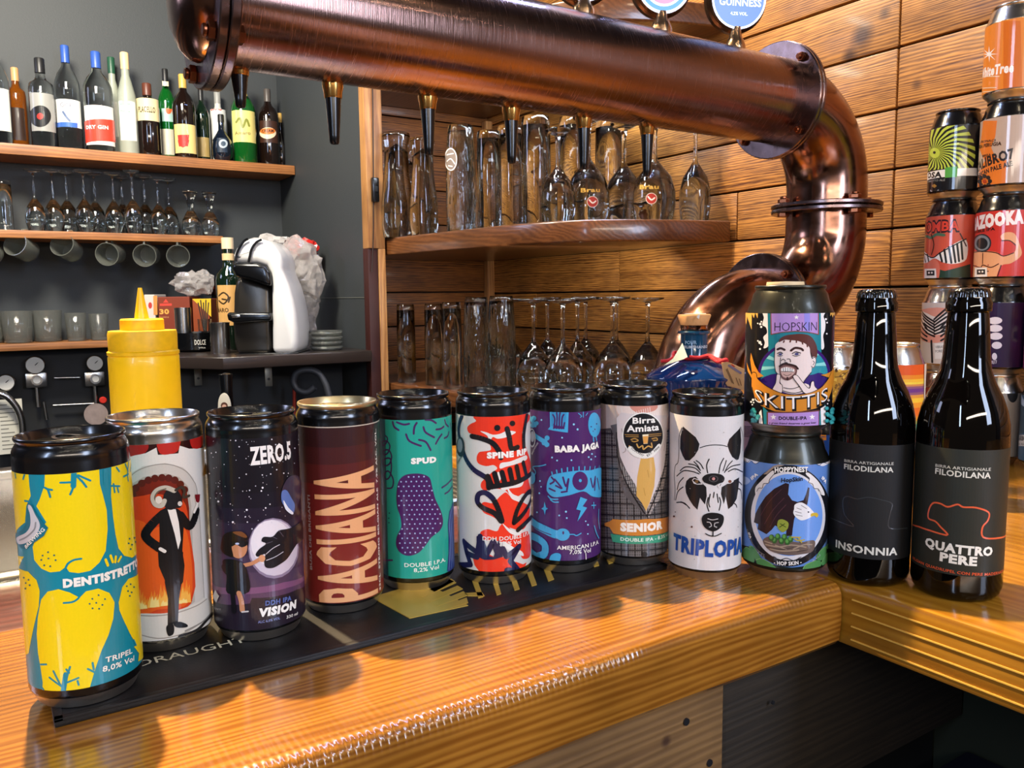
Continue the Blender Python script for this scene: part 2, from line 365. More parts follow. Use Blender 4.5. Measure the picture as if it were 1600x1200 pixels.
    def text(s, t, p0, p1, h, col, bold=.0, shear=0., upto=None, new=True, arc=0.):
        """baseline from p0 to p1 (crop px), capitals h px tall"""
        if new: s.lay += 1
        bold = bold*1.25+.006 if bold >= 0 else bold
        vs, fs = textgeo(t, bold, shear); ref = textgeo(upto, bold, shear)[0] if upto else vs
        x0 = min(v[0] for v in ref); x1 = max(v[0] for v in ref)
        a, b = s.map(*p0), s.map(*p1); bx, by = b[0]-a[0], b[1]-a[1]; l = math.hypot(bx, by); ux, uy = bx/l, by/l; sy = h/s.k/_CAPH; q = []
        for (x, y) in vs:
            t_ = (x-x0)/(x1-x0)*l; yy = y*sy + arc/s.k*(1-(2*t_/l-1)**2)
            q.append((a[0]+ux*t_-uy*yy, a[1]+uy*t_+ux*yy))
        s.geo.append((q, fs, s.lay, s.mi(col)))
    def build(s, name='label', parent=None, step=3.5e-5):
        bm = bmesh.new()
        for q, fs, lay, mi in s.geo:
            vs = [bm.verts.new((x, lay*step, z)) for x, z in q]
            for f in fs:
                if len(set(f)) < 3: continue
                try: g = bm.faces.new([vs[i] for i in f]); g.material_index = mi
                except ValueError: pass
        w = PI*s.R
        def cut(co, no, ci=False, co_=False):
            bmesh.ops.bisect_plane(bm, geom=bm.verts[:]+bm.edges[:]+bm.faces[:], dist=1e-7, plane_co=co, plane_no=no, clear_inner=ci, clear_outer=co_)
        cut((0, 0, s.zlo), (0, 0, 1), ci=True); cut((0, 0, s.zhi), (0, 0, 1), co_=True)
        cut((-w, 0, 0), (1, 0, 0), ci=True); cut((w, 0, 0), (1, 0, 0), co_=True)
        N = s.NSEG
        for k in range(-N//2+1, N//2): cut((w*2*k/N, 0, 0), (1, 0, 0))
        for v in bm.verts:
            th = s.th0 + v.co.x/s.R; r = s.R + 6e-5 + v.co.y
            v.co = Vector((r*math.cos(th), r*math.sin(th), v.co.z))
        # outward normals
        bm.normal_update()
        for f in bm.faces:
            c = f.calc_center_median()
            if f.normal.x*c.x + f.normal.y*c.y < 0: f.normal_flip()
        return put(name, bm, s.mats, parent, smooth=False)
class Flat(Art):
    """the same print, on a flat plane: origin o, right vector r, up vector u (metres)"""
    def __init__(s, o, r, u, view=(0, 0, 1)):
        s.o = Vector(o); s.r = Vector(r).normalized(); s.u = Vector(u).normalized(); s.n = s.r.cross(s.u).normalized(); s.view = view
        s.lay = 0; s.geo = []; s.mats = []; s.k = view[2]*F/((s.o-CAM).dot(_F0))
    def map(s, u, v):
        d = ray(s.view[0]+u/s.view[2], s.view[1]+v/s.view[2]); t = (s.o-CAM).dot(s.n)/d.dot(s.n); p = CAM+d*t-s.o
        return (p.dot(s.r), p.dot(s.u))
    def build(s, name='print', parent=None, step=6e-5, base=Vector((0, 0, 0))):
        bm = bmesh.new(); nn = s.n if s.n.dot(CAM-s.o) > 0 else -s.n
        for q, fs, lay, mi in s.geo:
            vs = [bm.verts.new(s.o - base + s.r*x + s.u*z + nn*(lay*step+1e-4)) for x, z in q]
            for f in fs:
                if len(set(f)) < 3: continue
                try: g = bm.faces.new([vs[i] for i in f]); g.material_index = mi
                except ValueError: pass
        return put(name, bm, s.mats, parent, smooth=False)
# ------------------------------------------------------------------ cans
def sleek_can(label, cx, cy, z0, body=BLACKCAN, lid=BLACKCAN, rim=None, H=.1455, R=.02875, name='slim_drink_can', group=None, tabrot=0., zb=.0085, bottom=BASEALU, shoulder=None):
    t = thing(name, label, 'can', (cx, cy, z0), group=group)
    ph = math.atan2(-cy, -cx); rim = rim or lid
    k = R/.02875; dh = H-.1455
    P = [(0, .004), (.021*k, .0025), (.0235*k, .0002), (.0245*k, .0), (.0253*k, .0012), (.0262*k, .0035), (.0282*k, .0068), (R, .0085)]
    Q = [(R, .1332+dh), (.02855*k, .1344+dh), (.02868*k, .1358+dh), (.0285*k, .1375+dh), (.0279*k, .1391+dh), (.0270*k, .1406+dh), (.0264*k, .1415+dh), (.0262*k, .1423+dh)]
    prof = P+Q; mis = [1]*(len(P)-2) + [0]*(len(Q)+1)
    bm = bmesh.new(); lathe(bm, prof, 96, phase=ph, mis=mis)
    put('can_body', bm, [body, bottom], t, sharp=50)
    can_top(t, k, H, lid, rim, tabrot)
    return t
def can_top(t, k, H, lid, rim, tabrot):
    bm = bmesh.new()
    prof = [(.0262*k, H-.0034), (.0268*k, H-.0027), (.0273*k, H-.0019), (.0274*k, H-.0009), (.0270*k, H-.0001), (.0264*k, H), (.0257*k, H-.0009), (.0247*k, H-.0048), (.0241*k, H-.0060), (.0234*k, H-.0061), (.0228*k, H-.0052), (.0218*k, H-.0046), (0, H-.0044)]
    lathe(bm, prof, 72); o = put('lid', bm, lid, t, sharp=60)
    bm = bmesh.new()
    z = H-.0040; pts = []
    out = [(.0078*math.cos(a)*(1 if True else 1), .0125*math.sin(a)) for a in [2*PI*i/24 for i in range(24)]]
    ring = []
    a_ = tabrot
    def T(x, y, zz): return Vector(((x*math.cos(a_)-y*math.sin(a_))*k, (x*math.sin(a_)+y*math.cos(a_))*k, zz))
    for lvl, sc in ((0, 1), (.0011, 1), (.0011, .62), (0, .62)):
        ring.append([bm.verts.new(T(x*sc, y*sc+(.003 if sc < 1 else 0), z+lvl+.0006*abs(y)/.0125)) for x, y in out])
    for A, B in zip(ring, ring[1:]+ring[:1]):
        for i in range(24): bm.faces.new((A[i], A[(i+1) % 24], B[(i+1) % 24], B[i]))
    lathe(bm, [(.0028, 0), (.0028, .0016), (.0015, .0022), (0, .0022)], 12, c=T(0, -.003, z-.0004)); 
    bmesh.ops.recalc_face_normals(bm, faces=bm.faces)
    put('pull_tab', bm, lid, o)
def std_can(label, cx, cy, z0, body=BLACKCAN, lid=ALU, H=.115, R=.033, name='drink_can', group=None, bottom=BASEALU, neck=.018, rt=.0262, top=True):
    t = thing(name, label, 'can', (cx, cy, z0), group=group)
    ph = math.atan2(-cy, -cx)
    P = [(0, .004), (.0205, .003), (.0232, .0004), (.0242, .0), (.0252, .0010), (.0262, .0028), (.0290, .0060), (.0318, .0085), (R, .0105)]
    Q = [(R, H-neck-.0045), (R-.0003, H-neck-.003), (R-.0012, H-neck-.0015), (.0312, H-neck+.0004), (.0295, H-neck+.004), (rt+.0014, H-.0065), (rt-.0002, H-.0045), (rt*.974, H-.0034)]
    bm = bmesh.new(); lathe(bm, P+Q, 96, phase=ph, mis=[1]*(len(P)-2)+[0]*(len(Q)+1)); put('can_body', bm, [body, bottom], t, sharp=50)
    can_top(t, rt/.0269, H, lid, lid, .3)
    return t
def campos(x, y):   # millimetres right of / ahead of the camera -> room
    p = (_R*x + _F0*y)/1000; return p.x, p.y
MATZ = .005
V1 = (0, 600, 2.3515); V2 = (310, 600, 3.0); V3 = (570, 590, 3.5296); V4 = (800, 580, 3.528); V5 = (1020, 600, 3.75); V6 = (1150, 440, 4.6167)

# ---- can 1: yellow and teal
cx, cy = campos(-241.66, 439.27)
t = sleek_can('slim can with yellow tooth shapes on teal print, first in the row', cx, cy, MATZ, tabrot=.5)
A = Art(cx, cy, MATZ, .02875, 0.0117, 0.1281, V1); TEAL = '#12889c'; YEL = '#f4d712'; LW = '#f4f2e6'
A.base(TEAL)
A.poly([(0, 270), (98, 285), (101, 340), (105, 372), (88, 410), (82, 470), (50, 500), (48, 590), (75, 595), (60, 625), (30, 640), (0, 640)], YEL)
A.poly([(160, 270), (156, 335), (138, 385), (125, 410), (160, 470), (130, 510), (108, 560), (113, 608), (138, 640), (170, 655), (205, 652), (228, 636), (240, 655), (275, 660), (318, 652), (352, 622), (375, 580), (384, 500), (382, 430), (370, 378), (359, 335), (357, 262)], YEL)
A.poly([(403, 240), (401, 320), (399, 380), (404, 450), (412, 520), (422, 572), (442, 600), (470, 608), (500, 590), (500, 240)], YEL)
A.poly([(30, 640), (62, 640), (90, 650), (120, 682), (131, 722), (126, 780), (110, 840), (97, 895), (86, 950), (60, 960), (30, 900)], YEL)
A.poly([(135, 755), (160, 725), (200, 717), (240, 730), (276, 750), (300, 727), (345, 718), (385, 735), (403, 770), (397, 830), (378, 890), (352, 945), (332, 1000), (322, 1030), (300, 1100), (130, 1110), (135, 1060), (128, 1000), (120, 950), (117, 880), (122, 820)], YEL)
A.poly([(418, 770), (432, 715), (455, 685), (490, 668), (510, 660), (515, 900), (498, 940), (478, 930), (456, 885), (436, 840), (420, 800)], YEL)
A.poly([(470, 935), (515, 900), (515, 970), (484, 990), (488, 960)], YEL)
A.strokes([[(225, 645), (236, 624), (258, 611), (285, 607)], [(218, 768), (250, 765), (270, 753), (278, 740)], [(268, 270), (263, 335), (250, 370)], [(263, 325), (215, 326)], [(280, 300), (324, 321)], [(292, 320), (309, 344)], [(272, 300), (300, 330)],
  [(150, 340), (168, 350), (177, 378)], [(165, 348), (184, 352)], [(84, 390), (104, 393)], [(50, 285), (53, 305)], [(86, 290), (80, 310)], [(402, 342), (430, 344)], [(408, 335), (412, 366)], [(422, 350), (426, 366)],
  [(420, 275), (430, 290)], [(465, 255), (460, 300), (462, 326)], [(463, 300), (445, 309)], [(452, 262), (462, 290)], [(478, 255), (470, 290)],
  [(175, 1017), (200, 1070)], [(160, 1040), (205, 1075)], [(236, 1003), (224, 1040), (212, 1085)], [(222, 1012), (232, 1025)], [(224, 1060), (266, 1044)], [(318, 990), (322, 1015)], [(300, 1012), (325, 1025)], [(130, 992), (150, 992)], [(266, 1070), (262, 1055)], [(470, 910), (478, 930)], [(130, 1072), (138, 1085)]], 6, TEAL)
A.strokes([[(266, 270), (262, 340)], [(208, 1100), (220, 1030)], [(380, 265), (380, 330)]], 15, TEAL)
dk = '#17606a'
A.dots([(145, 592), (165, 580), (187, 592), (140, 608), (166, 603), (192, 610), (150, 628), (172, 632), (322, 755), (345, 742), (368, 757), (312, 773), (336, 770), (358, 778), (322, 790), (346, 792), (462, 538), (480, 535), (458, 555), (470, 560), (484, 550), (465, 576), (448, 712), (462, 705), (474, 716), (452, 730), (465, 735), (458, 748), (75, 672), (92, 680), (82, 692), (96, 700), (80, 712)], 3.4, dk)
A.strokes([[(373, 612), (381, 634)], [(391, 598), (399, 622)], [(410, 602), (408, 622)], [(429, 603), (419, 620)]], 8, YEL)
A.text('DENTISTRETTO', (217, 710), (452, 662), 29, LW, bold=.05, upto='DENTISTRE')
A.text('TRIPEL', (364, 990), (462, 957), 20, LW, bold=.012); A.text('8,0% Vol', (353, 1024), (468, 985), 21, LW, bold=.012)
A.poly([(96, 398), (112, 405), (128, 440), (150, 470), (168, 490), (152, 520), (84, 568), (60, 556), (44, 530), (50, 510), (76, 495), (90, 470), (92, 430)], '#0e6f82')
A.poly([(100, 404), (110, 412), (122, 440), (135, 465), (138, 488), (122, 518), (92, 542), (62, 548), (52, 530), (60, 520), (88, 506), (104, 480), (104, 440), (97, 415)], '#c9ccd0', sm=True)
A.text('BREWING', (88, 566), (158, 498), 13, LW, bold=.01); A.strokes([[(64, 534), (90, 522), (118, 496), (124, 470)]], 5, '#8b9196')
A.build('label', t)

# ---- can 2: ram in a tailcoat, bare aluminium
cx, cy = campos(-226.3, 507.4)
t = sleek_can('slim bare-metal can with a horned ram in black tailcoat before flames', cx, cy, MATZ, body=ALU, lid=ALU, tabrot=.2)
A = Art(cx, cy, MATZ, .02875, 0.0088, 0.1308, V1)
A.base('#e9e5dd')
A.poly([(440, 150), (780, 120), (780, 205), (735, 210), (690, 212), (655, 200), (650, 228), (575, 232), (570, 205), (530, 225), (440, 235)], '#2e0f0f')
A.poly([(440, 190), (535, 190), (530, 222), (490, 232), (440, 240)], '#a5221c', sm=True); A.poly([(576, 172), (655, 160), (650, 215), (620, 230), (582, 226)], '#c02820', sm=True); A.poly([(695, 160), (740, 150), (735, 205), (700, 208)], '#b8241e', sm=True)
A.poly([(440, 345), (470, 300), (520, 272), (600, 262), (665, 280), (702, 320), (722, 400), (735, 780), (640, 800), (440, 850)], '#d2cdc4')
A.stroke([(450, 345), (480, 302), (530, 276), (600, 266), (660, 284), (697, 322), (718, 400), (732, 760)], 3, '#9b958b')
A.poly([(440, 400), (470, 340), (520, 312), (600, 300), (650, 315), (682, 350), (692, 420), (698, 775), (640, 805), (440, 850)], '#b9b1a5')
A.poly([(440, 420), (470, 352), (520, 322), (600, 310), (645, 325), (676, 360), (684, 430), (688, 772), (640, 790), (440, 830)], '#7c2414')
A.dots([(x, y, 14) for x, y in [(492, 352), (514, 335), (538, 324), (562, 318), (588, 316), (612, 318), (634, 326), (654, 342), (668, 362), (480, 375)]], 14, '#5c1c12', n=12)
A.poly([(440, 440), (520, 380), (600, 380), (660, 400), (680, 480), (684, 780), (440, 830)], '#d4451c', sm=True)
A.poly([(440, 500), (500, 470), (560, 500), (640, 470), (682, 560), (680, 770), (560, 800), (440, 820)], '#e8601f', sm=True)
random.seed(3)
for c_, n_, b_ in (('#f08a2c', 16, 60), ('#f9b84e', 14, 42), ('#fde08a', 9, 28)):
    A.lay += 1
    for i in range(n_):
        x = 470+i*(210/n_)+random.uniform(-8, 8); h_ = b_*random.uniform(.6, 1.5); y = 800-(x-470)*.12
        A.poly([(x-12, y), (x-9, y-h_*.5), (x-2, y-h_), (x+3, y-h_*.6), (x+9, y-h_*.8), (x+12, y)], c_, new=False)
A.poly([(440, 820), (500, 812), (600, 812), (700, 780), (735, 760), (760, 800), (740, 860), (620, 900), (440, 910)], '#ded8cc', sm=True)
A.strokes([[(470, 815), (540, 822), (620, 815), (700, 790), (740, 765)], [(470, 880), (560, 905), (650, 890), (720, 850)]], 4, '#a49c90')
A.strokes([[(640, 900), (700, 880), (740, 840), (770, 810)], [(520, 930), (620, 928), (700, 905)]], 12, '#262322'); A.strokes([[(660, 880), (720, 850), (755, 815)]], 5, '#8c867e')
SU = '#141416'
A.poly([(597, 590), (658, 590), (652, 690), (640, 760), (634, 850), (597, 856), (600, 760), (590, 700)], SU)
A.poly([(575, 440), (600, 425), (640, 430), (665, 450), (660, 520), (655, 585), (662, 640), (655, 700), (648, 710), (600, 716), (570, 640), (568, 590), (575, 540)], SU)
A.strokes([[(592, 445), (545, 490), (525, 530), (575, 575)], [(650, 455), (680, 495), (698, 478), (710, 440)]], 26, SU)
A.poly([(605, 432), (634, 432), (644, 480), (650, 545), (640, 580), (628, 520), (615, 470)], '#f0ece4')
A.strokes([[(576, 576), (592, 586)], [(700, 444), (712, 415), (708, 400)]], 10, '#efe9e0'); A.poly([(704, 380), (722, 380), (720, 405), (713, 412), (706, 405)], '#7a1620'); A.strokes([[(713, 410), (712, 430)]], 2, '#e8e4dc')
A.poly([(592, 862), (612, 850), (620, 866), (616, 890), (598, 895)], SU, sm=True); A.poly([(618, 852), (640, 845), (666, 856), (664, 866), (630, 866)], SU, sm=True)
A.poly([(590, 390), (604, 362), (634, 358), (652, 380), (658, 410), (650, 426), (634, 428), (616, 434), (598, 425)], '#1d1b1d', sm=True); A.ell(649, 412, 8, 9, '#d8d0c8')
A.strokes([[(630, 364), (600, 352), (570, 360), (554, 384), (562, 412), (584, 418), (594, 400)]], 14, '#c7bfae'); A.strokes([[(635, 362), (655, 352), (666, 366), (662, 388), (682, 384)]], 9, '#3c332c'); A.strokes([[(600, 356), (572, 366), (560, 388), (568, 406)]], 4, '#6d6250')
A.ell(574, 396, 12, 14, '#e8dfd0')
A.poly([(735, 290), (741, 264), (747, 284), (756, 288), (749, 298), (752, 316), (742, 306), (733, 312)], '#b98235')
A.build('label', t)

# ---- can 3: night sky, small masked figure
cx, cy = campos(-169.27, 522.66)
t = sleek_can('slim dark can printed with moon, starry sky and small masked figure', cx, cy, MATZ, tabrot=1.2)
A = Art(cx, cy, MATZ, .02875, 0.0088, 0.1312, V2)
A.base('#16131b')
for i, (y, c_) in enumerate([(470, '#1a1621'), (540, '#221b2b'), (610, '#2b2236'), (680, '#352a40'), (760, '#41334c'), (840, '#4c3b55')]):
    A.poly([(-40, y-15), (220, y+15), (480, y-25), (480, 1300), (-40, 1300)], c_, sm=False)
A.ell(335, 745, 118, 142, '#8d7f98'); A.ell(335, 742, 112, 132, '#cfc6d4'); A.ell(325, 720, 95, 108, '#e8e2e8')
A.poly([(-40, 890), (60, 915), (150, 925), (260, 925), (380, 905), (500, 870), (500, 1300), (-40, 1300)], '#7b4f74')
A.poly([(-40, 920), (60, 945), (160, 955), (280, 952), (400, 930), (500, 890), (500, 1300), (-40, 1300)], '#553a58')
A.poly([(-40, 985), (120, 1005), (220, 1000), (230, 975), (330, 972), (440, 940), (500, 920), (500, 1300), (-40, 1300)], '#231b28', sm=False)
random.seed(11)
A.dots([(random.uniform(40, 460), 230+random.uniform(0, 430), random.choice([1.6, 2, 2.6, 3.6])) for _ in range(110)], 2, '#d9d4dc', n=5)
A.dots([(290, 460, 5), (284, 475, 4), (215, 562, 5), (150, 618, 5), (302, 555, 4), (85, 520, 5)], 4, '#f2eef4', n=6)
A.text('ZERO.5', (236, 350), (424, 322), 78, '#f3efe9', bold=.03)
A.poly([(375, 500), (385, 455), (410, 415), (440, 405), (462, 420), (470, 470), (450, 545), (425, 585), (395, 560), (378, 530)], '#3a3144', sm=True)
A.poly([(378, 480), (400, 475), (420, 510), (436, 545), (425, 585), (396, 560), (376, 525)], '#5d78b8', sm=True); A.poly([(384, 520), (405, 555), (428, 580), (420, 588), (392, 562)], '#e8ecf6', sm=True)
HN = '#1b1a20'
A.poly([(480, 615), (440, 640), (400, 655), (360, 662), (330, 690), (290, 690), (280, 710), (300, 722), (270, 745), (252, 770), (262, 782), (295, 770), (290, 800), (296, 832), (330, 836), (370, 815), (400, 790), (440, 730), (480, 690)], HN, sm=True)
A.strokes([[(300, 770), (330, 745), (362, 728)], [(300, 800), (340, 785), (378, 762)]], 3, '#cfcad4'); A.strokes([[(300, 722), (330, 712)], [(330, 690), (350, 700)], [(360, 662), (380, 690)]], 2.5, '#57515f')
SK = '#c98a63'
A.strokes([[(190, 822), (235, 812), (275, 790)]], 15, SK); A.ell(280, 790, 15, 17, '#d79a72')
A.poly([(100, 800), (135, 790), (185, 805), (212, 850), (218, 945), (120, 950), (118, 870)], '#131216', sm=True); A.poly([(95, 820), (120, 810), (120, 860), (105, 850)], '#19181d', sm=True)
A.strokes([[(172, 950), (182, 985), (186, 1030)]], 20, SK); A.strokes([[(143, 950), (146, 990), (148, 1035)]], 20, '#141217'); A.strokes([[(185, 1038), (212, 1036)]], 6, '#cfc9c9')
A.ell(175, 735, 40, 52, SK); A.poly([(98, 710), (110, 675), (150, 660), (200, 668), (218, 690), (210, 705), (150, 712), (145, 740), (150, 780), (118, 770), (95, 745)], '#1c1310', sm=True); A.poly([(150, 665), (190, 662), (215, 685), (200, 690)], '#7a4a28', sm=True)
A.poly([(138, 712), (175, 705), (216, 708), (214, 725), (190, 735), (165, 722), (145, 730)], '#121114', sm=True); A.ell(170, 718, 9, 5, '#b9c6e6')
A.poly([(67, 932), (84, 962), (70, 992), (56, 965)], '#d8d6d8'); A.text('CRAFT', (58, 1018), (92, 1030), 9, '#a9a4ac')
A.text('DDH IPA', (290, 1010), (408, 988), 22, '#5569a8', bold=.03); A.text('VISION', (262, 1060), (430, 1022), 36, '#f7f4ee', bold=.05, shear=.12)
A.text('330 ml', (384, 1074), (434, 1057), 14, '#e8e4dc', bold=.01); A.text('ALC 6,0% VOL', (256, 1092), (355, 1075), 12, '#7f88c0', bold=.01)
A.build('label', t)

# ---- can 4: maroon, tall peach lettering
cx, cy = campos(-122.99, 566.43)
t = sleek_can('slim maroon can with giant sideways peach lettering and a pale gold lid', cx, cy, MATZ, lid=GOLDALU, tabrot=.9)
A = Art(cx, cy, MATZ, .02875, 0.0088, 0.1312, V2)
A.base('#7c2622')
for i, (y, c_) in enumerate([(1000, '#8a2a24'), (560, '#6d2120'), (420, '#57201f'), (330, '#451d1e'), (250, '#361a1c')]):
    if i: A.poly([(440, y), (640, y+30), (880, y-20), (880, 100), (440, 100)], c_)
A.band(.1304, .1311, '#c9bfae')
A.text('PACIANA', (812, 968), (804, 368), 288, '#e9ab78', bold=.022)
A.text('BUSA DEI BRIGANTI', (516, 850), (512, 500), 15, '#a8969a', bold=.02)
A.text('33CL  STRONG BELGIAN ALE  7.9% ALC. VOL.', (832, 950), (826, 195), 14, '#f0e6da', bold=.02)
A.build('label', t)

# ---- can 5: sea green with dotted purple potato
cx, cy = campos(-74.85, 609.2)
t = sleek_can('slim sea-green can with a dotted purple potato shape', cx, cy, MATZ, tabrot=.3)
A = Art(cx, cy, MATZ, .02875, 0.0105, 0.1285, V3); PU = '#47205a'
A.base('#25a18d')
A.poly([(0, 150), (108, 200), (108, 1120), (0, 1120)], '#14505a')
A.strokes([[(150, 230), (158, 258), (182, 276)], [(172, 232), (210, 246), (240, 242)], [(282, 238), (268, 262), (264, 298)], [(318, 262), (330, 292), (376, 320)], [(330, 222), (362, 225), (388, 242)], [(430, 262), (412, 274), (388, 277)], [(222, 300), (240, 338), (302, 366)], [(292, 332), (330, 345), (355, 390)], [(418, 304), (400, 328), (384, 356)], [(436, 225), (442, 248), (455, 262)], [(457, 292), (450, 315), (432, 326)], [(466, 245), (470, 275)]], 9, PU)
A.strokes([[(108, 305), (120, 320), (112, 345), (95, 360), (90, 340), (115, 335), (132, 362), (120, 400), (98, 410), (95, 388), (125, 385), (140, 420), (128, 460), (100, 470), (92, 440), (130, 430), (138, 480), (128, 530), (108, 545), (96, 520), (120, 500), (146, 545), (140, 590), (112, 595)]], 7, '#3a1d50')
A.poly([(205, 528), (245, 518), (300, 520), (345, 542), (360, 600), (375, 660), (405, 730), (414, 790), (395, 835), (350, 870), (315, 915), (275, 955), (220, 970), (175, 950), (155, 910), (160, 860), (185, 810), (180, 750), (165, 700), (162, 630), (175, 560)], PU, sm=True)
pts = []
for j in range(17):
    for i in range(9):
        x = 175+i*28+(14 if j % 2 else 0); y = 535+j*26
        if 540 > y: inside = 205 < x < 335
        elif y < 700: inside = 172 < x < 355+(y-560)*.15
        elif y < 810: inside = 190 < x < 402
        elif y < 870: inside = 172+(y-810)*0 < x < 372
        else: inside = 168+(y-870)*.1 < x < 345-(y-870)*.75
        if inside: pts.append((x, y))
A.dots(pts, 4.6, '#9fb6d8', n=8)
A.strokes([[(412, 598), (440, 580), (468, 552)], [(428, 632), (450, 618), (470, 590)], [(85, 990), (132, 992)]], 8, PU)
A.dots([(122, 732), (118, 760), (104, 745), (100, 770), (118, 785)], 4, '#134048')
A.poly([(470, 680), (450, 730), (440, 800), (442, 880), (440, 960), (430, 1060), (480, 1060), (485, 680)], '#33407c')
A.strokes([[(474, 690), (456, 740), (448, 810), (452, 890), (446, 980), (440, 1050)], [(478, 720), (464, 770), (458, 840), (462, 920), (454, 1040)], [(482, 750), (472, 820), (470, 900), (464, 1030)]], 3, '#7fa0cf')
A.text('SPUD', (245, 462), (384, 455), 29, '#f5f3ea', bold=.05)
A.text('DOUBLE I.P.A.', (198, 1030), (422, 1003), 22, '#eef3e6', bold=.01); A.text('8,2% Vol', (248, 1060), (385, 1043), 22, '#eef3e6', bold=.01)
A.build('label', t)

# ---- can 6: white with red blobs and navy strokes
cx, cy = campos(-15, 621.2)
t = sleek_can('slim off-white can with red blobs and thick navy grinning face', cx, cy, MATZ, tabrot=.8)
A = Art(cx, cy, MATZ, .02875, 0.011, 0.1285, V3); RE = '#ee3a22'; NV = '#1a1c44'; NB = '#17171c'
A.base('#d9d7d0')
A.poly([(615, 205), (890, 200), (880, 270), (862, 300), (868, 350), (885, 400), (905, 480), (890, 560), (905, 640), (860, 640), (830, 655), (790, 650), (760, 620), (700, 610), (650, 620), (628, 600), (634, 570), (665, 545), (690, 520), (720, 500), (700, 480), (660, 485), (618, 470), (608, 440), (622, 408), (660, 402), (688, 395), (680, 360), (660, 335), (610, 310), (570, 300), (560, 270), (580, 250), (610, 235)], RE, sm=True)
A.poly([(628, 700), (645, 682), (690, 690), (715, 670), (735, 650), (765, 632), (790, 655), (830, 665), (860, 690), (895, 720), (880, 800), (850, 840), (790, 830), (740, 800), (690, 765), (640, 740)], RE, sm=True)
A.poly([(620, 850), (660, 832), (710, 845), (730, 815), (760, 795), (790, 840), (835, 860), (880, 850), (892, 900), (890, 985), (850, 1000), (830, 960), (790, 930), (740, 905), (690, 895), (640, 890)], RE, sm=True)
A.poly([(575, 985), (590, 975), (625, 990), (650, 960), (690, 985), (722, 962), (740, 990), (790, 975), (770, 1010), (790, 1050), (775, 1075), (620, 1078), (585, 1030)], RE)
A.poly([(810, 1015), (850, 1030), (870, 1020), (860, 1045), (820, 1060), (770, 1045)], RE)
W_ = '#e9e6de'
A.poly([(632, 292), (665, 298), (700, 312), (740, 308), (780, 292), (826, 300), (800, 318), (765, 330), (725, 335), (700, 325), (680, 350), (670, 318)], W_, sm=True)
A.poly([(740, 470), (790, 462), (850, 440), (880, 430), (880, 455), (820, 478), (770, 490), (735, 500)], W_, sm=True); A.poly([(720, 520), (745, 540), (730, 585), (800, 590), (860, 560), (850, 600), (790, 610), (740, 615)], W_, sm=True)
A.poly([(770, 600), (800, 640), (840, 660), (855, 690), (820, 680), (790, 660)], W_, sm=True); A.poly([(740, 800), (775, 830), (820, 850), (850, 830), (830, 870), (780, 855)], W_, sm=True); A.poly([(745, 900), (800, 935), (845, 960), (850, 985), (800, 960), (750, 935)], W_, sm=True)
A.dots([(725, 275, 17), (808, 252, 15)], 16, NB, n=16)
A.strokes([[(585, 318), (640, 332), (700, 360), (735, 410), (742, 440)], [(778, 280), (790, 330), (800, 390), (834, 384)], [(890, 200), (878, 260), (868, 320), (868, 385)], [(535, 205), (520, 245), (515, 300), (528, 360), (550, 440), (590, 500), (640, 535), (668, 560), (672, 605)], [(672, 600), (740, 592), (810, 580), (870, 555), (905, 525), (905, 480)],
   [(668, 540), (690, 600)], [(705, 525), (722, 590)], [(745, 520), (760, 580)], [(788, 505), (800, 570)], [(826, 490), (838, 560)], [(862, 470), (878, 540)],
   [(735, 790), (700, 745), (640, 715), (608, 680), (615, 640), (650, 630), (690, 660), (720, 720), (740, 790)], [(805, 800), (820, 740), (850, 680), (885, 635), (905, 640), (890, 700), (850, 760), (805, 800)], [(825, 840), (860, 810), (900, 770)]], 24, NB)
A.strokes([[(535, 205), (520, 245), (515, 300), (528, 360), (550, 440), (590, 500), (640, 535)], [(608, 680), (615, 640), (650, 630), (690, 660)]], 24, NV)
A.strokes([[(505, 1025), (565, 1025), (545, 960), (600, 985), (620, 870), (650, 975), (690, 900), (715, 975), (740, 940), (760, 985), (830, 930), (780, 1010), (820, 1060), (760, 1060)], [(545, 960), (530, 895), (590, 950)]], 26, NV, sm=False)
A.poly([(600, 870), (620, 860), (650, 975), (690, 985), (720, 890), (740, 985), (690, 1000), (640, 1000), (600, 980)], NV)
A.text('SPINE RIP', (665, 440), (880, 420), 30, '#f7f4ec', bold=.05); A.text('DDH DOUBLE I.P.A.', (632, 892), (888, 862), 22, '#f0ece4', bold=.01); A.text('7,5% Vol', (722, 925), (838, 912), 22, '#f0ece4', bold=.01)
A.ell(525, 375, 22, 55, '#30323c'); A.ell(522, 368, 14, 38, '#8d9096'); A.text('BREWING', (508, 470), (552, 410), 11, '#30323c', bold=.01)
A.build('label', t)

# ---- can 7: purple with cyan drawings
cx, cy = campos(41.98, 644.6)
t = sleek_can('slim purple can with light blue one-eyed drawing and bones', cx, cy, MATZ, tabrot=.1)
A = Art(cx, cy, MATZ, .02875, 0.011, 0.128, V4); CY = '#45a8d6'; PP = '#4a2463'
A.base(PP)
A.poly([(205, 215), (310, 215), (302, 345), (192, 325), (205, 310)], CY); A.poly([(214, 215), (298, 215), (290, 315), (212, 308)], '#3c93c4')
A.strokes([[(225, 320), (232, 270), (222, 245)], [(240, 320), (245, 260), (243, 235)], [(255, 322), (258, 255), (262, 235)], [(268, 322), (272, 265), (282, 245)], [(278, 322), (285, 290)]], 7, PP)
A.poly([(222, 295), (240, 305), (282, 310), (285, 325), (228, 320)], PP)
A.ell(448, 305, 34, 68, CY); A.dots([(430, 315, 4), (450, 330, 4), (440, 340, 3), (460, 300, 4)], 4, PP); A.strokes([[(440, 375), (442, 395)], [(455, 372), (458, 390)]], 8, CY)
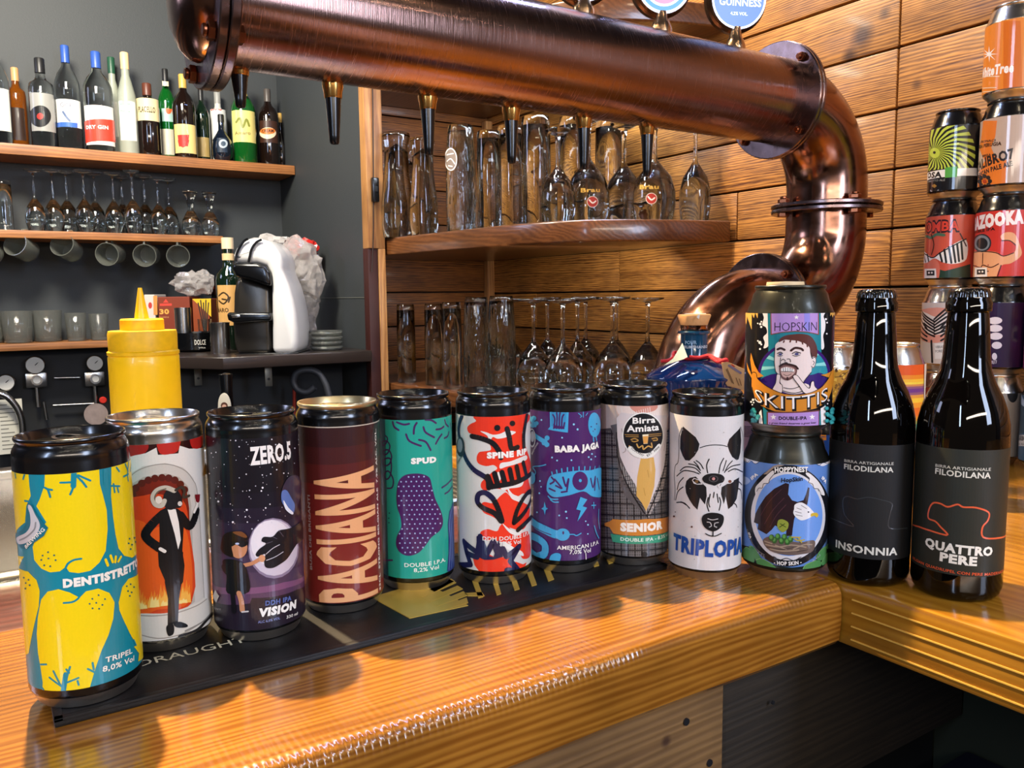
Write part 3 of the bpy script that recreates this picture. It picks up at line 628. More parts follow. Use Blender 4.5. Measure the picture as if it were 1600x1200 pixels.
A.strokes([[(100, 260), (125, 300)], [(110, 345), (180, 395)]], 22, CY); A.dots([(118, 262, 14), (132, 290, 12), (112, 300, 14), (188, 372, 14), (186, 408, 14), (170, 400, 12)], 14, CY, n=12)
A.strokes([[(388, 228), (388, 262)], [(362, 240), (376, 252)], [(412, 238), (402, 252)], [(372, 262), (380, 255)]], 4, CY)
A.dots([(160, 272, 5), (335, 300, 6), (355, 328, 6), (270, 372, 5), (213, 480, 5), (240, 497, 5), (318, 497, 5), (412, 482, 5), (430, 465, 5), (425, 495, 5), (448, 480, 4), (145, 608, 5), (150, 640, 4), (140, 675, 5), (282, 780, 6), (245, 800, 5), (286, 815, 5), (400, 855, 5), (388, 835, 4), (398, 905, 4), (125, 780, 5)], 5, '#8ccdf0')
A.poly([(180, 640), (190, 600), (215, 575), (300, 560), (360, 555), (420, 555), (490, 550), (490, 690), (430, 700), (380, 670), (300, 690), (220, 698), (185, 670)], CY, sm=True)
A.strokes([[(212, 572), (210, 560)], [(238, 565), (236, 550)], [(265, 562), (264, 543)], [(295, 558), (295, 538)], [(326, 556), (326, 536)], [(358, 554), (358, 534)], [(388, 554), (389, 534)], [(416, 554), (418, 535)], [(442, 552), (445, 534)], [(465, 550), (468, 532)]], 6, CY)
A.strokes([[(208, 588), (222, 610), (200, 625)], [(225, 600), (262, 650), (230, 635)], [(270, 590), (285, 640), (300, 600), (290, 660)], [(420, 600), (432, 650), (445, 590), (440, 665)], [(455, 600), (465, 660)], [(195, 650), (225, 665)], [(260, 672), (290, 668)]], 8, PP)
A.ell(362, 612, 42, 52, PP); A.ell(363, 610, 8, 9, CY); A.strokes([[(188, 692), (205, 708), (240, 710)], [(200, 712), (218, 725), (242, 726)], [(466, 690), (460, 700)]], 6, CY)
A.poly([(362, 700), (338, 768), (362, 775), (342, 835), (396, 760), (372, 752), (398, 715)], CY)
A.poly([(168, 722), (176, 755), (186, 760), (174, 768), (168, 796), (162, 768), (150, 760), (163, 752)], CY); A.strokes([[(432, 732), (432, 765)], [(421, 748), (443, 748)]], 5, CY)
A.strokes([[(85, 815), (120, 850), (165, 875), (215, 900), (250, 905)]], 40, CY); A.ell(262, 905, 38, 34, CY); A.strokes([[(95, 850), (140, 880), (200, 905)]], 4, PP); A.ell(265, 895, 5, 9, PP)
A.strokes([[(290, 905), (320, 905), (335, 912), (360, 900)], [(100, 600), (125, 560), (110, 530), (150, 525), (180, 518)], [(432, 860), (442, 900), (455, 930)], [(458, 770), (455, 830), (460, 880)]], 5, CY)
A.strokes([[(85, 905), (130, 925), (165, 960), (160, 1010), (120, 1020), (95, 1000)]], 36, CY); A.strokes([[(90, 930), (125, 950), (140, 985), (120, 1000)]], 5, PP)
A.poly([(190, 1060), (195, 1020), (225, 1005), (250, 1015), (245, 1045), (230, 1070)], CY, sm=True); A.ell(105, 590, 18, 34, CY)
A.text('BABA JAGA', (230, 448), (464, 428), 32, '#f6f3ec', bold=.05, upto='BABA JAGA'); A.text('AMERICAN I.P.A.', (230, 985), (452, 958), 22, '#f0ece6', bold=.01); A.text('7,0% Vol', (295, 1012), (408, 1003), 22, '#f0ece6', bold=.01); A.strokes([[(382, 1010), (383, 1045)]], 4, '#f0ece6')
A.ell(112, 370, 18, 52, '#c9cbd2'); A.ell(112, 368, 14, 44, '#3a2a4a'); A.ell(114, 362, 10, 30, '#b9bcc6'); A.text('BREWING', (112, 462), (145, 400), 11, '#dedbe2')
A.build('label', t)

# ---- can 8: bust in a tartan jacket
cx, cy = campos(99.3, 660)
t = sleek_can('slim can printed with a tartan jacket, mustard tie and round black badge', cx, cy, MATZ, tabrot=.6)
A = Art(cx, cy, MATZ, .02875, 0.0088, 0.13, V4)
A.base('#b8a9a0')
A.poly([(560, 190), (860, 190), (860, 330), (600, 330)], '#d9b9a8'); A.poly([(590, 190), (840, 190), (845, 280), (700, 300), (600, 270)], '#e6d3c8', sm=True); A.poly([(650, 200), (790, 200), (780, 235), (690, 245)], '#cf8a78', sm=True)
A.strokes([[(600+i*12, 215+(i*37 % 40)), (606+i*12, 262+(i*29 % 40))] for i in range(20)], 2.5, '#f0e6df')
JK = '#4c4746'
A.poly([(470, 330), (540, 325), (576, 380), (572, 480), (600, 560), (650, 640), (700, 700), (722, 790), (735, 830), (760, 780), (800, 720), (826, 640), (850, 500), (900, 400), (900, 1120), (470, 1120)], JK)
lines1, lines2 = [], []
for i in range(46): lines1.append([(470+i*9.3, 340), (472+i*9.3, 1100)])
for j in range(48): lines2.append([(470, 350+j*16), (700, 362+j*16), (900, 340+j*16)])
A.strokes(lines1, 2.0, '#8f8a86'); A.strokes(lines2, 3.4, '#757070'); A.strokes(lines1[::4], 4.5, '#242122'); A.strokes(lines2[::4], 7, '#262324')
A.poly([(540, 310), (585, 300), (600, 450), (640, 520), (700, 700), (722, 788), (715, 810), (668, 760), (610, 700), (580, 620), (574, 480), (566, 400)], '#5b5554')
A.strokes([[(590+i*13, 520+i*20), (600+i*13, 600+i*18)] for i in range(9)], 3, '#b5b0aa'); A.strokes([[(580+i*13, 600+i*18), (640+i*9, 590+i*22)] for i in range(9)], 3, '#232020')
A.poly([(574, 270), (600, 240), (850, 260), (840, 420), (826, 540), (790, 640), (745, 740), (722, 788), (700, 720), (668, 640), (620, 560), (588, 480), (576, 380)], '#d8ccc9', sm=False)
A.poly([(700, 495), (770, 490), (778, 560), (770, 650), (745, 735), (722, 785), (700, 740), (672, 700), (678, 600), (690, 540)], '#d3a557'); A.strokes([[(735, 560), (742, 600)], [(712, 660), (720, 700)]], 3, '#b58a40')
A.strokes([[(604, 462), (620, 440), (600, 330)], [(826, 455), (835, 400), (840, 330)]], 4, '#a39692'); A.strokes([[(575, 480), (600, 580), (650, 690), (715, 800)], [(840, 480), (815, 600), (770, 720), (725, 815)], [(574, 480), (572, 350)]], 5, '#1e1b1c')
A.ell(715, 368, 112, 126, '#efece4', n=40); A.ell(715, 368, 106, 120, '#17161a', n=40)
A.text('Birra', (660, 302), (782, 298), 32, '#f2eee6', bold=.02); A.text('Amiata', (628, 346), (800, 340), 34, '#f2eee6', bold=.02)
A.strokes([[(618, 362), (690, 366)], [(622, 372), (690, 376)], [(740, 364), (812, 360)], [(740, 374), (810, 370)]], 3, '#b98a45'); A.poly([(711, 364), (744, 362), (738, 414), (716, 415)], '#ecdcb8'); A.poly([(713, 374), (742, 372), (738, 412), (716, 413)], '#d99a4a')
A.strokes([[(650, 390), (670, 385), (688, 396), (668, 402), (655, 398)], [(762, 388), (785, 384), (790, 396), (768, 398)]], 5, '#b98a45'); A.strokes([[(680, 415), (690, 435), (710, 425), (715, 445), (740, 428), (760, 435), (758, 412)], [(640, 425), (655, 440)]], 6, '#c99a52')
A.strokes([[(646, 440), (670, 468), (716, 482), (760, 472), (798, 430)]], 24, '#e9e5db'); A.text('TUSCANY', (645, 440), (712, 486), 12, '#222', bold=.01); A.text('EST. 2009', (735, 486), (800, 438), 12, '#222', bold=.01)
A.poly([(498, 848), (528, 838), (545, 825), (720, 828), (860, 812), (860, 890), (760, 915), (545, 905), (525, 870), (500, 862)], '#cf8436'); A.poly([(530, 905), (700, 922), (860, 890), (860, 938), (740, 962), (540, 950)], '#3f9a78')
A.text('SENIOR', (582, 888), (806, 880), 42, '#f5ede0', bold=.05); A.text('DOUBLE IPA - 8.3% vol', (582, 944), (828, 926), 19, '#e6f0e2', bold=.01, upto='DOUBLE IPA - 8.3% v')
A.dots([(708, 1022, 15)], 14, '#141214', n=14); A.build('label', t)

# ---- can 9: white raccoon
cx, cy = campos(154.35, 639)
t = sleek_can('slim white can with a three-eyed black raccoon face', cx, cy, 0, tabrot=1.0)
A = Art(cx, cy, 0, .02875, 0.0088, 0.129, V5); K = '#1d1c1e'; WT = '#d9d4d2'
A.base(WT)
A.poly([(168, 280), (155, 330), (152, 400), (165, 440), (180, 468), (205, 472), (235, 445), (258, 410), (266, 375), (245, 335), (205, 300), (172, 270)], K)
A.poly([(506, 283), (470, 320), (440, 350), (428, 385), (440, 425), (455, 455), (480, 475), (492, 470), (503, 430), (510, 360)], K)
A.strokes([[(165, 278), (148, 330), (145, 420), (138, 480), (122, 500), (115, 560), (118, 640), (112, 700)], [(268, 398), (300, 388), (350, 382), (400, 386), (428, 394)], [(508, 280), (520, 340), (518, 420)], [(172, 300), (160, 360), (165, 430)]], 4.5, K)
A.strokes([[(245, 472), (268, 490), (285, 520)], [(320, 465), (305, 500), (310, 545)], [(405, 462), (385, 500), (375, 548)], [(232, 478), (252, 500), (265, 525)], [(200, 490), (240, 500), (268, 530)], [(150, 530), (180, 508), (235, 515), (268, 545)], [(130, 560), (170, 530), (220, 535), (260, 550)], [(420, 475), (412, 500), (400, 535)], [(455, 478), (430, 505), (408, 545)], [(500, 500), (450, 510), (410, 540)], [(515, 545), (470, 525), (430, 540)],
  [(130, 640), (142, 600), (168, 570)], [(120, 700), (135, 650), (165, 625)], [(150, 712), (175, 722), (200, 750)], [(125, 715), (155, 715), (180, 730)], [(478, 640), (500, 650), (505, 700)], [(450, 720), (470, 735), (475, 750)], [(490, 600), (508, 620)], [(310, 690), (302, 730), (312, 770)], [(375, 690), (382, 720), (372, 765)], [(345, 660), (340, 690)], [(322, 670), (312, 720), (318, 745)], [(362, 670), (368, 720)]], 5.5, K)
A.poly([(205, 572), (240, 565), (300, 628), (302, 680), (290, 730), (262, 690), (246, 760), (222, 735), (200, 700), (182, 660), (178, 620), (185, 590)], K)
A.poly([(492, 575), (440, 600), (390, 630), (385, 670), (400, 730), (412, 685), (425, 760), (450, 740), (475, 700), (484, 650), (490, 610)], K)
A.poly([(218, 585), (230, 573), (262, 585), (280, 612), (248, 612), (228, 606)], WT); A.poly([(222, 588), (232, 578), (258, 588), (272, 606), (246, 608)], K); A.ell(245, 594, 10, 9, '#7a5a34'); A.poly([(410, 612), (432, 590), (462, 580), (458, 600), (440, 610)], WT); A.ell(437, 598, 10, 9, '#7a4a3a')
A.poly([(278, 575), (300, 555), (340, 548), (385, 555), (406, 575), (398, 600), (370, 610), (350, 620), (330, 615), (300, 605), (285, 595)], K, sm=True); A.ell(343, 580, 28, 20, '#4a4648'); A.ell(343, 580, 21, 14, K); A.ell(343, 580, 9, 9, '#c98a86')
A.ell(378, 622, 12, 14, WT); A.strokes([[(378, 622), (384, 612)]], 3, K)
A.poly([(270, 810), (285, 788), (320, 778), (365, 782), (395, 800), (392, 840), (370, 872), (335, 888), (295, 872), (275, 845)], K, sm=True); A.strokes([[(300, 832), (318, 836), (324, 855), (312, 862)], [(365, 836), (345, 840), (342, 858), (355, 862)], [(305, 812), (330, 820), (362, 815)]], 4, '#c9c4c2')
A.strokes([[(333, 885), (332, 912)], [(290, 900), (315, 912), (345, 915), (380, 900)]], 5, K)
random.seed(5); A.dots([(random.uniform(110, 500), random.uniform(250, 1080), random.choice([1.5, 2, 3])) for _ in range(45)], 2, '#9a928e', n=5); A.dots([(112, 795, 6), (212, 858, 6), (120, 770, 3)], 4, '#5a3a36')
A.text('TRIPLOPIA', (104, 978), (462, 1022), 90, '#1d4a9a', bold=.035, upto='TRIPLOPI'); A.build('label', t)
# ---- stacked pair of standard cans
HX, HY = campos(217.1, 636.8)
HC = .1145
t = std_can('squat can with an eagle over a nest on blue, under another can', HX, HY, 0, body=OLIVECAN, lid=OLIVECAN, H=HC, rt=.0262)
A = Art(HX, HY, 0, .033, .0115, .0925, V5); BL = '#5f86c6'; K = '#15161c'
A.base(BL)
A.poly([(500, 440), (620, 470), (590, 498), (570, 480), (545, 492), (520, 475), (500, 470)], '#e6e2e6', sm=True); A.strokes([[(520, 470), (545, 490), (560, 478), (590, 498), (612, 488)]], 3, K)
A.poly([(930, 500), (975, 490), (1060, 480), (1020, 505), (985, 520), (960, 512)], '#e6e2e6', sm=True); A.strokes([[(940, 500), (962, 515), (985, 500), (1010, 505)]], 3, K)
A.poly([(500, 570), (540, 575), (560, 600), (530, 620), (500, 600)], '#a9bde2', sm=True)
GR = '#4f8a4e'
A.poly([(480, 960), (560, 985), (600, 1040), (680, 1090), (790, 1110), (880, 1100), (960, 1040), (1010, 970), (1060, 900), (1060, 1200), (480, 1200)], '#14201c')
for q in [[(505, 1010), (530, 985), (560, 1010), (575, 1060), (560, 1080), (515, 1060)], [(545, 985), (565, 980), (590, 1010), (615, 1060), (610, 1100), (580, 1060)], [(585, 1060), (620, 1055), (680, 1090), (700, 1120), (640, 1125), (600, 1100)], [(500, 1050), (530, 1070), (575, 1100), (590, 1120), (520, 1095)],
          [(850, 1130), (870, 1095), (930, 1070), (960, 1080), (950, 1110), (880, 1135)], [(930, 1060), (950, 1020), (985, 990), (990, 1030), (965, 1070)], [(960, 1085), (985, 1040), (1010, 1020), (1000, 1080), (975, 1105)], [(985, 1000), (1010, 960), (1040, 940), (1030, 1000)]]:
    A.poly(q, GR, sm=True); A.stroke(q[:3], 2.5, '#8fbf74')
cxp, cyp, rx, ry = 775, 805, 248, 298
A.ell(cxp, cyp, rx, ry, K, n=56); A.ell(cxp, cyp+2, rx-36, ry-38, '#d9d5d8', n=56); A.ell(cxp+4, cyp-4, rx-56, ry-58, '#6f9be0', n=56)
A.poly([(592, 640), (625, 600), (690, 540), (700, 560), (672, 590), (668, 615), (640, 612), (630, 640), (605, 650), (596, 690)], '#e6e0dc', sm=True)
A.poly([(880, 560), (900, 558), (945, 600), (975, 650), (985, 690), (960, 680), (950, 655), (925, 650), (918, 625), (895, 615), (900, 590)], '#e6e0dc', sm=True)
A.strokes([[(600, 660), (612, 640), (632, 640), (640, 615), (668, 612), (675, 590), (698, 562)], [(885, 572), (902, 590), (896, 612), (918, 622), (926, 648), (950, 652), (965, 680)]], 3, K)
A.poly([(640, 560), (700, 510), (760, 495), (830, 505), (770, 505), (700, 525), (660, 560)], '#9b8a7c')
BR = '#2a1a20'
A.poly([(765, 612), (785, 620), (778, 680), (800, 715), (830, 725), (865, 715), (880, 680), (892, 640), (900, 645), (895, 690), (885, 740), (860, 760), (825, 780), (808, 830), (800, 880), (795, 920), (760, 925), (765, 880), (740, 880), (700, 860), (680, 885), (650, 910), (625, 895), (600, 880), (605, 850), (580, 840), (590, 790), (610, 750), (650, 690), (700, 645)], BR, sm=False)
A.strokes([[(620, 800), (670, 720), (740, 650)], [(640, 850), (690, 770), (755, 700)], [(670, 870), (710, 800), (765, 740)]], 3, '#503038')
A.poly([(815, 740), (850, 728), (885, 748), (915, 780), (925, 800), (905, 815), (870, 830), (845, 832), (820, 815), (805, 790), (810, 765)], '#eae6e6', sm=True); A.strokes([[(825, 760), (850, 770)], [(815, 780), (850, 790)], [(818, 800), (855, 808)], [(850, 745), (880, 765)]], 3, '#78706c')
A.poly([(905, 795), (935, 790), (946, 805), (935, 818), (925, 808), (905, 812)], '#d2b03a', sm=True); A.dots([(890, 785, 5)], 4, K)
A.poly([(720, 830), (745, 825), (775, 845), (770, 880), (745, 900), (722, 885), (712, 860)], '#8f9a3c', sm=True); A.strokes([[(730, 850), (760, 870)], [(725, 870), (755, 850)]], 4, '#3a4a1c')
A.poly([(630, 945), (660, 925), (700, 930), (830, 960), (915, 950), (920, 990), (900, 1020), (850, 1030), (780, 1035), (700, 1020), (650, 990)], '#6b5a52', sm=True)
A.strokes([[(645, 970), (720, 985), (790, 975), (870, 990)], [(670, 995), (740, 1010), (830, 1005)], [(640, 950), (680, 965)], [(800, 1000), (860, 975), (905, 975)], [(700, 975), (760, 1000)]], 6, '#a08c78'); A.strokes([[(650, 985), (730, 1000), (800, 990)], [(820, 1015), (880, 1005)]], 3, '#2f2622')
for x, y in [(695, 945), (715, 925), (735, 950), (752, 928), (768, 955), (785, 940), (680, 930)]: A.ell(x, y, 15, 20, '#35602f', n=12); A.ell(x-3, y-4, 9, 12, '#5d9a4a', n=10)
A.strokes([[(810, 940), (830, 950), (860, 945)], [(830, 935), (845, 960)], [(790, 928), (840, 930)]], 6, '#b9a33a')
A.strokes([[(655, 1050), (690, 1040), (720, 1062), (760, 1050), (800, 1065), (840, 1045)]], 4, K); A.strokes([[(560, 900), (570, 950), (600, 1000), (640, 1030)], [(548, 880), (555, 930)]], 4, '#77706c')
A.text('HOPPYNEST', (707, 548), (890, 548), 28, '#f1ece6', bold=.03, arc=4); A.text('IPA', (580, 592), (616, 562), 18, '#f1ece6', bold=.03); A.text('IPA', (962, 590), (985, 620), 18, '#f1ece6', bold=.03); A.text('- HOP SKIN -', (690, 1083), (842, 1083), 22, '#f1ece6', bold=.02, arc=-6)
A.text('HopSkin', (740, 606), (860, 598), 24, '#1b1c26', bold=.02, shear=.15); A.text('IPA', (552, 900), (562, 935), 16, '#d9d3cc', bold=.02); A.text('6,5%', (600, 1015), (640, 1050), 12, '#9b9aa6'); A.text('33cl', (900, 1075), (945, 1040), 12, '#9b9aa6')
A.build('label', t)

Z1 = HC - .0012
t = std_can('squat can with a mustached man pulling his lip, stacked on another can', HX+.0005, HY, Z1, body=OLIVECAN, lid=OLIVECAN, H=HC, rt=.0262)
tb = bmesh.new(); lathe(tb, [(0, .0), (.0138, .0), (.0142, .0012), (.0138, .0035), (0, .0038)], 32); put('cream_tab_cover', tb, mat('cream_plastic', '#e2c79c', .5), t, loc=(-.006, 0, HC-.0008))
A = Art(HX+.0005, HY, Z1, .033, .0095, .0935, V6); TL = '#1f7f8c'; LV = '#b08acb'; OR = '#cf8428'; WH = '#efe9e6'; K = '#131216'; PU = '#3a1a6a'
A.base(K)
A.strokes([[(78, 270), (95, 275)]], 10, '#e6b25a'); A.poly([(60, 255), (170, 262), (166, 305), (150, 262), (140, 300), (125, 268), (122, 385), (105, 330), (92, 290), (84, 350), (70, 300)], '#e0a850')
A.poly([(690, 262), (722, 262), (722, 300), (712, 290), (706, 310), (698, 285), (688, 300)], '#e0a850')
A.poly([(205, 262), (250, 262), (246, 340), (240, 420), (242, 500), (205, 520), (215, 480), (205, 440), (232, 410), (225, 370), (200, 350), (212, 300)], WH, sm=True)
A.poly([(612, 262), (656, 262), (640, 300), (652, 340), (648, 400), (634, 440), (640, 520), (618, 530), (612, 400)], WH, sm=True)
A.dots([(186, 345, 9), (194, 328, 6), (192, 366, 8), (168, 340, 5), (180, 478, 11), (190, 492, 7), (166, 466, 6), (180, 525, 7), (656, 320, 8), (664, 345, 6), (660, 425, 6), (122, 890, 9), (108, 905, 7), (126, 910, 6), (662, 905, 8), (655, 930, 5), (116, 925, 5)], 6, WH, n=10)
A.poly([(240, 255), (620, 255), (618, 560), (240, 560)], TL)
A.ell(420, 720, 262, 240, PU, n=40); A.ell(420, 720, 240, 220, '#2c8f9e', n=40)
for i in range(14):
    a0 = -2.95+i*.21; 
    if i % 2 == 0: A.poly([(420, 650), (420+238*math.cos(a0), 720+218*math.sin(a0)), (420+238*math.cos(a0+.13), 720+218*math.sin(a0+.13))], '#8fd6d2')
A.poly([(262, 255), (605, 255), (602, 432), (520, 412), (430, 405), (340, 410), (260, 425)], '#8a4a3a'); A.poly([(268, 255), (598, 255), (594, 425), (520, 406), (430, 399), (340, 404), (268, 418)], LV)
A.poly([(500, 255), (540, 255), (540, 410), (500, 403)], '#8f86d8')
A.poly([(444, 285), (449, 296), (462, 297), (452, 304), (456, 316), (444, 309), (433, 316), (437, 304), (427, 297), (440, 296)], WH)
A.text('HOPSKIN', (288, 398), (586, 400), 62, '#1a1420', bold=-.012)
A.poly([(200, 255), (210, 255), (206, 262)], WH)
SKN = '#e9d6d0'
A.poly([(150, 790), (190, 740), (240, 715), (310, 705), (520, 720), (600, 705), (645, 740), (660, 800), (600, 900), (420, 930), (230, 900)], '#31186a', sm=True)
A.poly([(330, 790), (500, 780), (520, 830), (420, 855), (330, 830)], SKN, sm=True); A.stroke([(325, 825), (420, 848), (520, 815), (545, 770)], 5, K)
A.poly([(290, 520), (298, 490), (330, 470), (400, 458), (500, 470), (540, 500), (552, 560), (545, 640), (538, 700), (500, 745), (470, 790), (400, 812), (350, 805), (322, 770), (310, 715), (290, 680), (284, 620)], SKN, sm=True)
A.poly([(318, 478), (330, 450), (370, 430), (420, 424), (480, 422), (540, 440), (578, 500), (585, 570), (570, 610), (545, 600), (535, 560), (530, 520), (500, 492), (470, 480), (440, 470), (400, 466), (360, 462)], '#5a2c26', sm=True)
A.strokes([[(355, 470), (350, 480)], [(400, 468), (396, 478)], [(440, 470), (440, 482)], [(480, 480), (484, 495)], [(515, 500), (516, 515)]], 8, '#5a2c26')
A.poly([(545, 600), (560, 588), (575, 600), (572, 640), (558, 668), (542, 660)], SKN, sm=True); A.strokes([[(548, 602), (562, 592), (574, 606), (570, 640), (556, 666), (540, 656)], [(552, 618), (562, 630), (552, 648)]], 4, K)
A.strokes([[(308, 530), (330, 522), (356, 534)], [(402, 540), (430, 522), (470, 528), (484, 540)]], 13, '#3a1c1c'); A.strokes([[(306, 560), (326, 550), (342, 560)], [(410, 562), (434, 550), (468, 560)]], 5, K); A.ell(326, 566, 12, 9, '#4a4a78'); A.ell(440, 566, 14, 10, '#4a4a78'); A.strokes([[(308, 575), (326, 580), (342, 574)], [(412, 574), (438, 582), (464, 572)]], 3.5, K)
A.strokes([[(328, 590), (325, 640), (333, 650)], [(333, 612), (345, 600), (362, 614)], [(372, 600), (392, 602), (396, 622)], [(355, 622), (375, 628)], [(290, 520), (284, 620), (292, 690), (312, 730)], [(538, 700), (500, 745), (462, 795), (400, 815), (345, 806)], [(540, 560), (548, 600)]], 4, K)
A.poly([(316, 660), (325, 640), (360, 632), (395, 640), (425, 655), (440, 680), (430, 720), (400, 745), (370, 755), (335, 740), (320, 705)], '#6d4a48', sm=True)
A.poly([(328, 668), (360, 655), (400, 660), (425, 678), (420, 705), (380, 735), (345, 730), (328, 700)], '#c9a49a', sm=True); A.poly([(330, 668), (368, 658), (420, 678), (415, 695), (370, 690), (332, 690)], WH); A.strokes([[(345, 664), (345, 690)], [(360, 660), (360, 692)], [(376, 662), (376, 692)], [(392, 666), (392, 692)], [(406, 672), (404, 692)], [(330, 690), (370, 690), (415, 695)], [(345, 710), (370, 720), (400, 708)]], 3, K); A.strokes([[(320, 652), (350, 634), (390, 640), (428, 652), (445, 672)]], 11, '#2e1618'); A.strokes([[(372, 735), (372, 750)]], 10, '#3a2224')
for q in ([(262, 830), (290, 770), (298, 715), (312, 708), (325, 720), (318, 770), (335, 790), (332, 840), (300, 842)], [(410, 725), (425, 716), (445, 725), (480, 775), (520, 815), (535, 770), (552, 765), (558, 800), (580, 830), (560, 850), (490, 850), (455, 800), (420, 750)]):
    A.poly(q, SKN, sm=True); A.stroke(q, 3.5, K, closed=True)
A.poly([(128, 700), (140, 690), (160, 700), (170, 740), (240, 800), (330, 845), (420, 858), (520, 848), (600, 810), (650, 750), (665, 720), (680, 690), (692, 670), (690, 760), (670, 840), (640, 910), (560, 960), (420, 985), (280, 975), (180, 930), (140, 870), (125, 790)], OR)
A.poly([(95, 620), (120, 690), (135, 740), (120, 600), (126, 550), (150, 640), (175, 690), (210, 720), (175, 730), (150, 720), (130, 740), (100, 680)], OR); A.poly([(692, 660), (680, 690), (640, 712), (600, 720), (640, 735), (670, 745), (690, 720)], OR)
A.strokes([[(128, 700), (140, 690), (160, 700), (170, 740), (240, 800), (330, 845), (420, 858), (520, 848), (600, 810), (650, 750), (672, 700)], [(130, 800), (150, 890), (200, 945), (300, 985), (420, 994), (560, 968), (640, 915), (672, 840)]], 4, K)
A.text('SKITTIS', (150, 905), (645, 905), 96, K, bold=.03, arc=-52); A.text('SKITTIS', (146, 896), (641, 896), 92, WH, bold=-.01, arc=-52)
A.poly([(200, 940), (240, 980), (600, 975), (625, 930), (618, 1100), (205, 1100)], TL); A.poly([(225, 975), (585, 970), (580, 1100), (222, 1100)], '#6a3a34'); A.poly([(234, 984), (578, 980), (574, 1100), (232, 1100)], LV)
for x, y in ((270, 1016), (533, 1020)): A.poly([(x+(22 if k % 2 == 0 else 9)*math.sin(PI*k/5), y-(22 if k % 2 == 0 else 9)*math.cos(PI*k/5)) for k in range(10)], WH)
A.text('DOUBLE-IPA', (306, 1036), (496, 1038), 24, K, bold=.02); A.text('a great friend deserves a great beer', (240, 1062), (560, 1066), 13, K, bold=.01, shear=.2)
A.poly([(190, 960), (200, 1100), (170, 1100), (175, 980)], WH); A.poly([(590, 960), (625, 940), (620, 1100), (592, 1100)], WH)
random.seed(4)
for bx in (150, 640):
    for i in range(14):
        x = bx+random.uniform(-26, 26); y = 960+i*8; A.ell(x, y, 15, 15, '#1d6a70', n=10); A.ell(x-1, y-2, 11, 11, '#3fa3a3', n=8)
A.build('label', t)

# ------------------------------------------------------------------ two dark beer bottles
VB = (1300, 400, 3.0); VQ = (1280, 440, 2.264)
def beer_bottle(label, cx, cy, zt=.2245):
    t = thing('beer_bottle', label, 'bottle', (cx, cy, 0)); k = zt/.2245
    prof = [(0, .004), (.018, .003), (.024, .0), (.0268, .0008), (.0292, .004), (.0305, .009), (.0305, .118*k), (.0300, .127*k), (.0280, .137*k), (.0245, .147*k), (.0200, .156*k), (.0168, .165*k), (.0155, .175*k), (.0145, .19*k), (.0133, .206*k), (.0131, .2065*k), (.0148, .2075*k), (.0150, .2135*k), (.0138, .2155*k), (.0138, .2200*k), (0, .2205*k)]
    bm = bmesh.new(); lathe(bm, prof, 96, phase=math.atan2(-cy, -cx)); put('glass_body', bm, BOTTLE_GLASS, t, sharp=50)
    bm = bmesh.new()
    def crimp(a, z): return 1 + (.045*abs(math.sin(10.5*a))-.01 if z < .0035 else (.02*abs(math.sin(10.5*a)) if z < .005 else 0))
    lathe(bm, [(.0132, .0), (.0141, .0), (.0138, .0015), (.0134, .0032), (.0131, .0045), (.0122, .0060), (.0100, .0066), (0, .0068)], 126, rf=crimp)
    put('crown_cap', bm, mat('black_enamel_cap', '#0c0c0e', .16, metal=.4, coat=1.0, spec=.8), t, loc=(0, 0, zt-.0069))
    return t
bx, by = campos(277.7, 620.3)
t = beer_bottle('dark glass beer bottle with black label and faint grey outline, left of the two', bx, by); DK = '#17191a'
A = Art(bx, by, 0, .0305, .0225, .112, VB)
A.mats.append(mat('matt_black_paper_label', '#0d0e10', .6)); A.geo.append(([(-.043, .0226), (.043, .0226), (.043, .1095), (-.043, .1095)], [(0, 1, 2, 3)], 0, 0))
A.text('BIRRA ARTIGIANALE', (50, 998), (280, 1018), 13, '#c9c6bc', bold=.0); A.text('FILODILANA', (48, 1030), (278, 1052), 24, '#d6d3c8', bold=.015)
A.view = VQ; A.k *= VQ[2]/3.0
A.strokes([[(30, 860), (110, 892), (80, 850), (75, 800), (90, 785), (125, 795), (165, 790), (210, 800), (248, 815), (240, 850), (236, 900), (300, 902)]], 3, '#33373a')
A.text('INSONNIA', (46, 962), (262, 995), 26, '#d6d3c8', bold=.02)
A.build('label', t)
bx, by = campos(329.5, 587.6)
t = beer_bottle('dark glass beer bottle with grey label and orange tree outline, nearest at right', bx, by)
A = Art(bx, by, 0, .0305, .020, .114, VB)
A.mats.append(mat('matt_olive_grey_label', '#25271f', .5, vary=.12, bscale=60)); A.geo.append(([(-.0445, .0205), (.0445, .0205), (.0445, .1115), (-.0445, .1115)], [(0, 1, 2, 3)], 0, 0))
A.text('BIRRA ARTIGIANALE', (476, 1030), (735, 1055), 14, '#d6d2c4', bold=.0); A.text('FILODILANA', (474, 1062), (733, 1090), 27, '#e4e0d2', bold=.015)
A.view = VQ; A.k *= VQ[2]/3.0
A.strokes([[(320, 890), (438, 930), (418, 900), (400, 880), (376, 868), (380, 835), (395, 815), (420, 818), (445, 830), (480, 822), (500, 832), (545, 835), (588, 852), (586, 880), (566, 905), (568, 940), (620, 944), (700, 925)]], 5, '#e2613c')
A.text('QUATTRO', (362, 964), (598, 1004), 30, '#efebdf', bold=.035); A.text('PERE', (412, 1018), (543, 1040), 30, '#efebdf', bold=.035)
A.text('BELGIAN QUADRUPEL CON PERE MADERNASSA', (318, 1010), (636, 1062), 10, '#d8562f', bold=.01)
A.build('label', t)

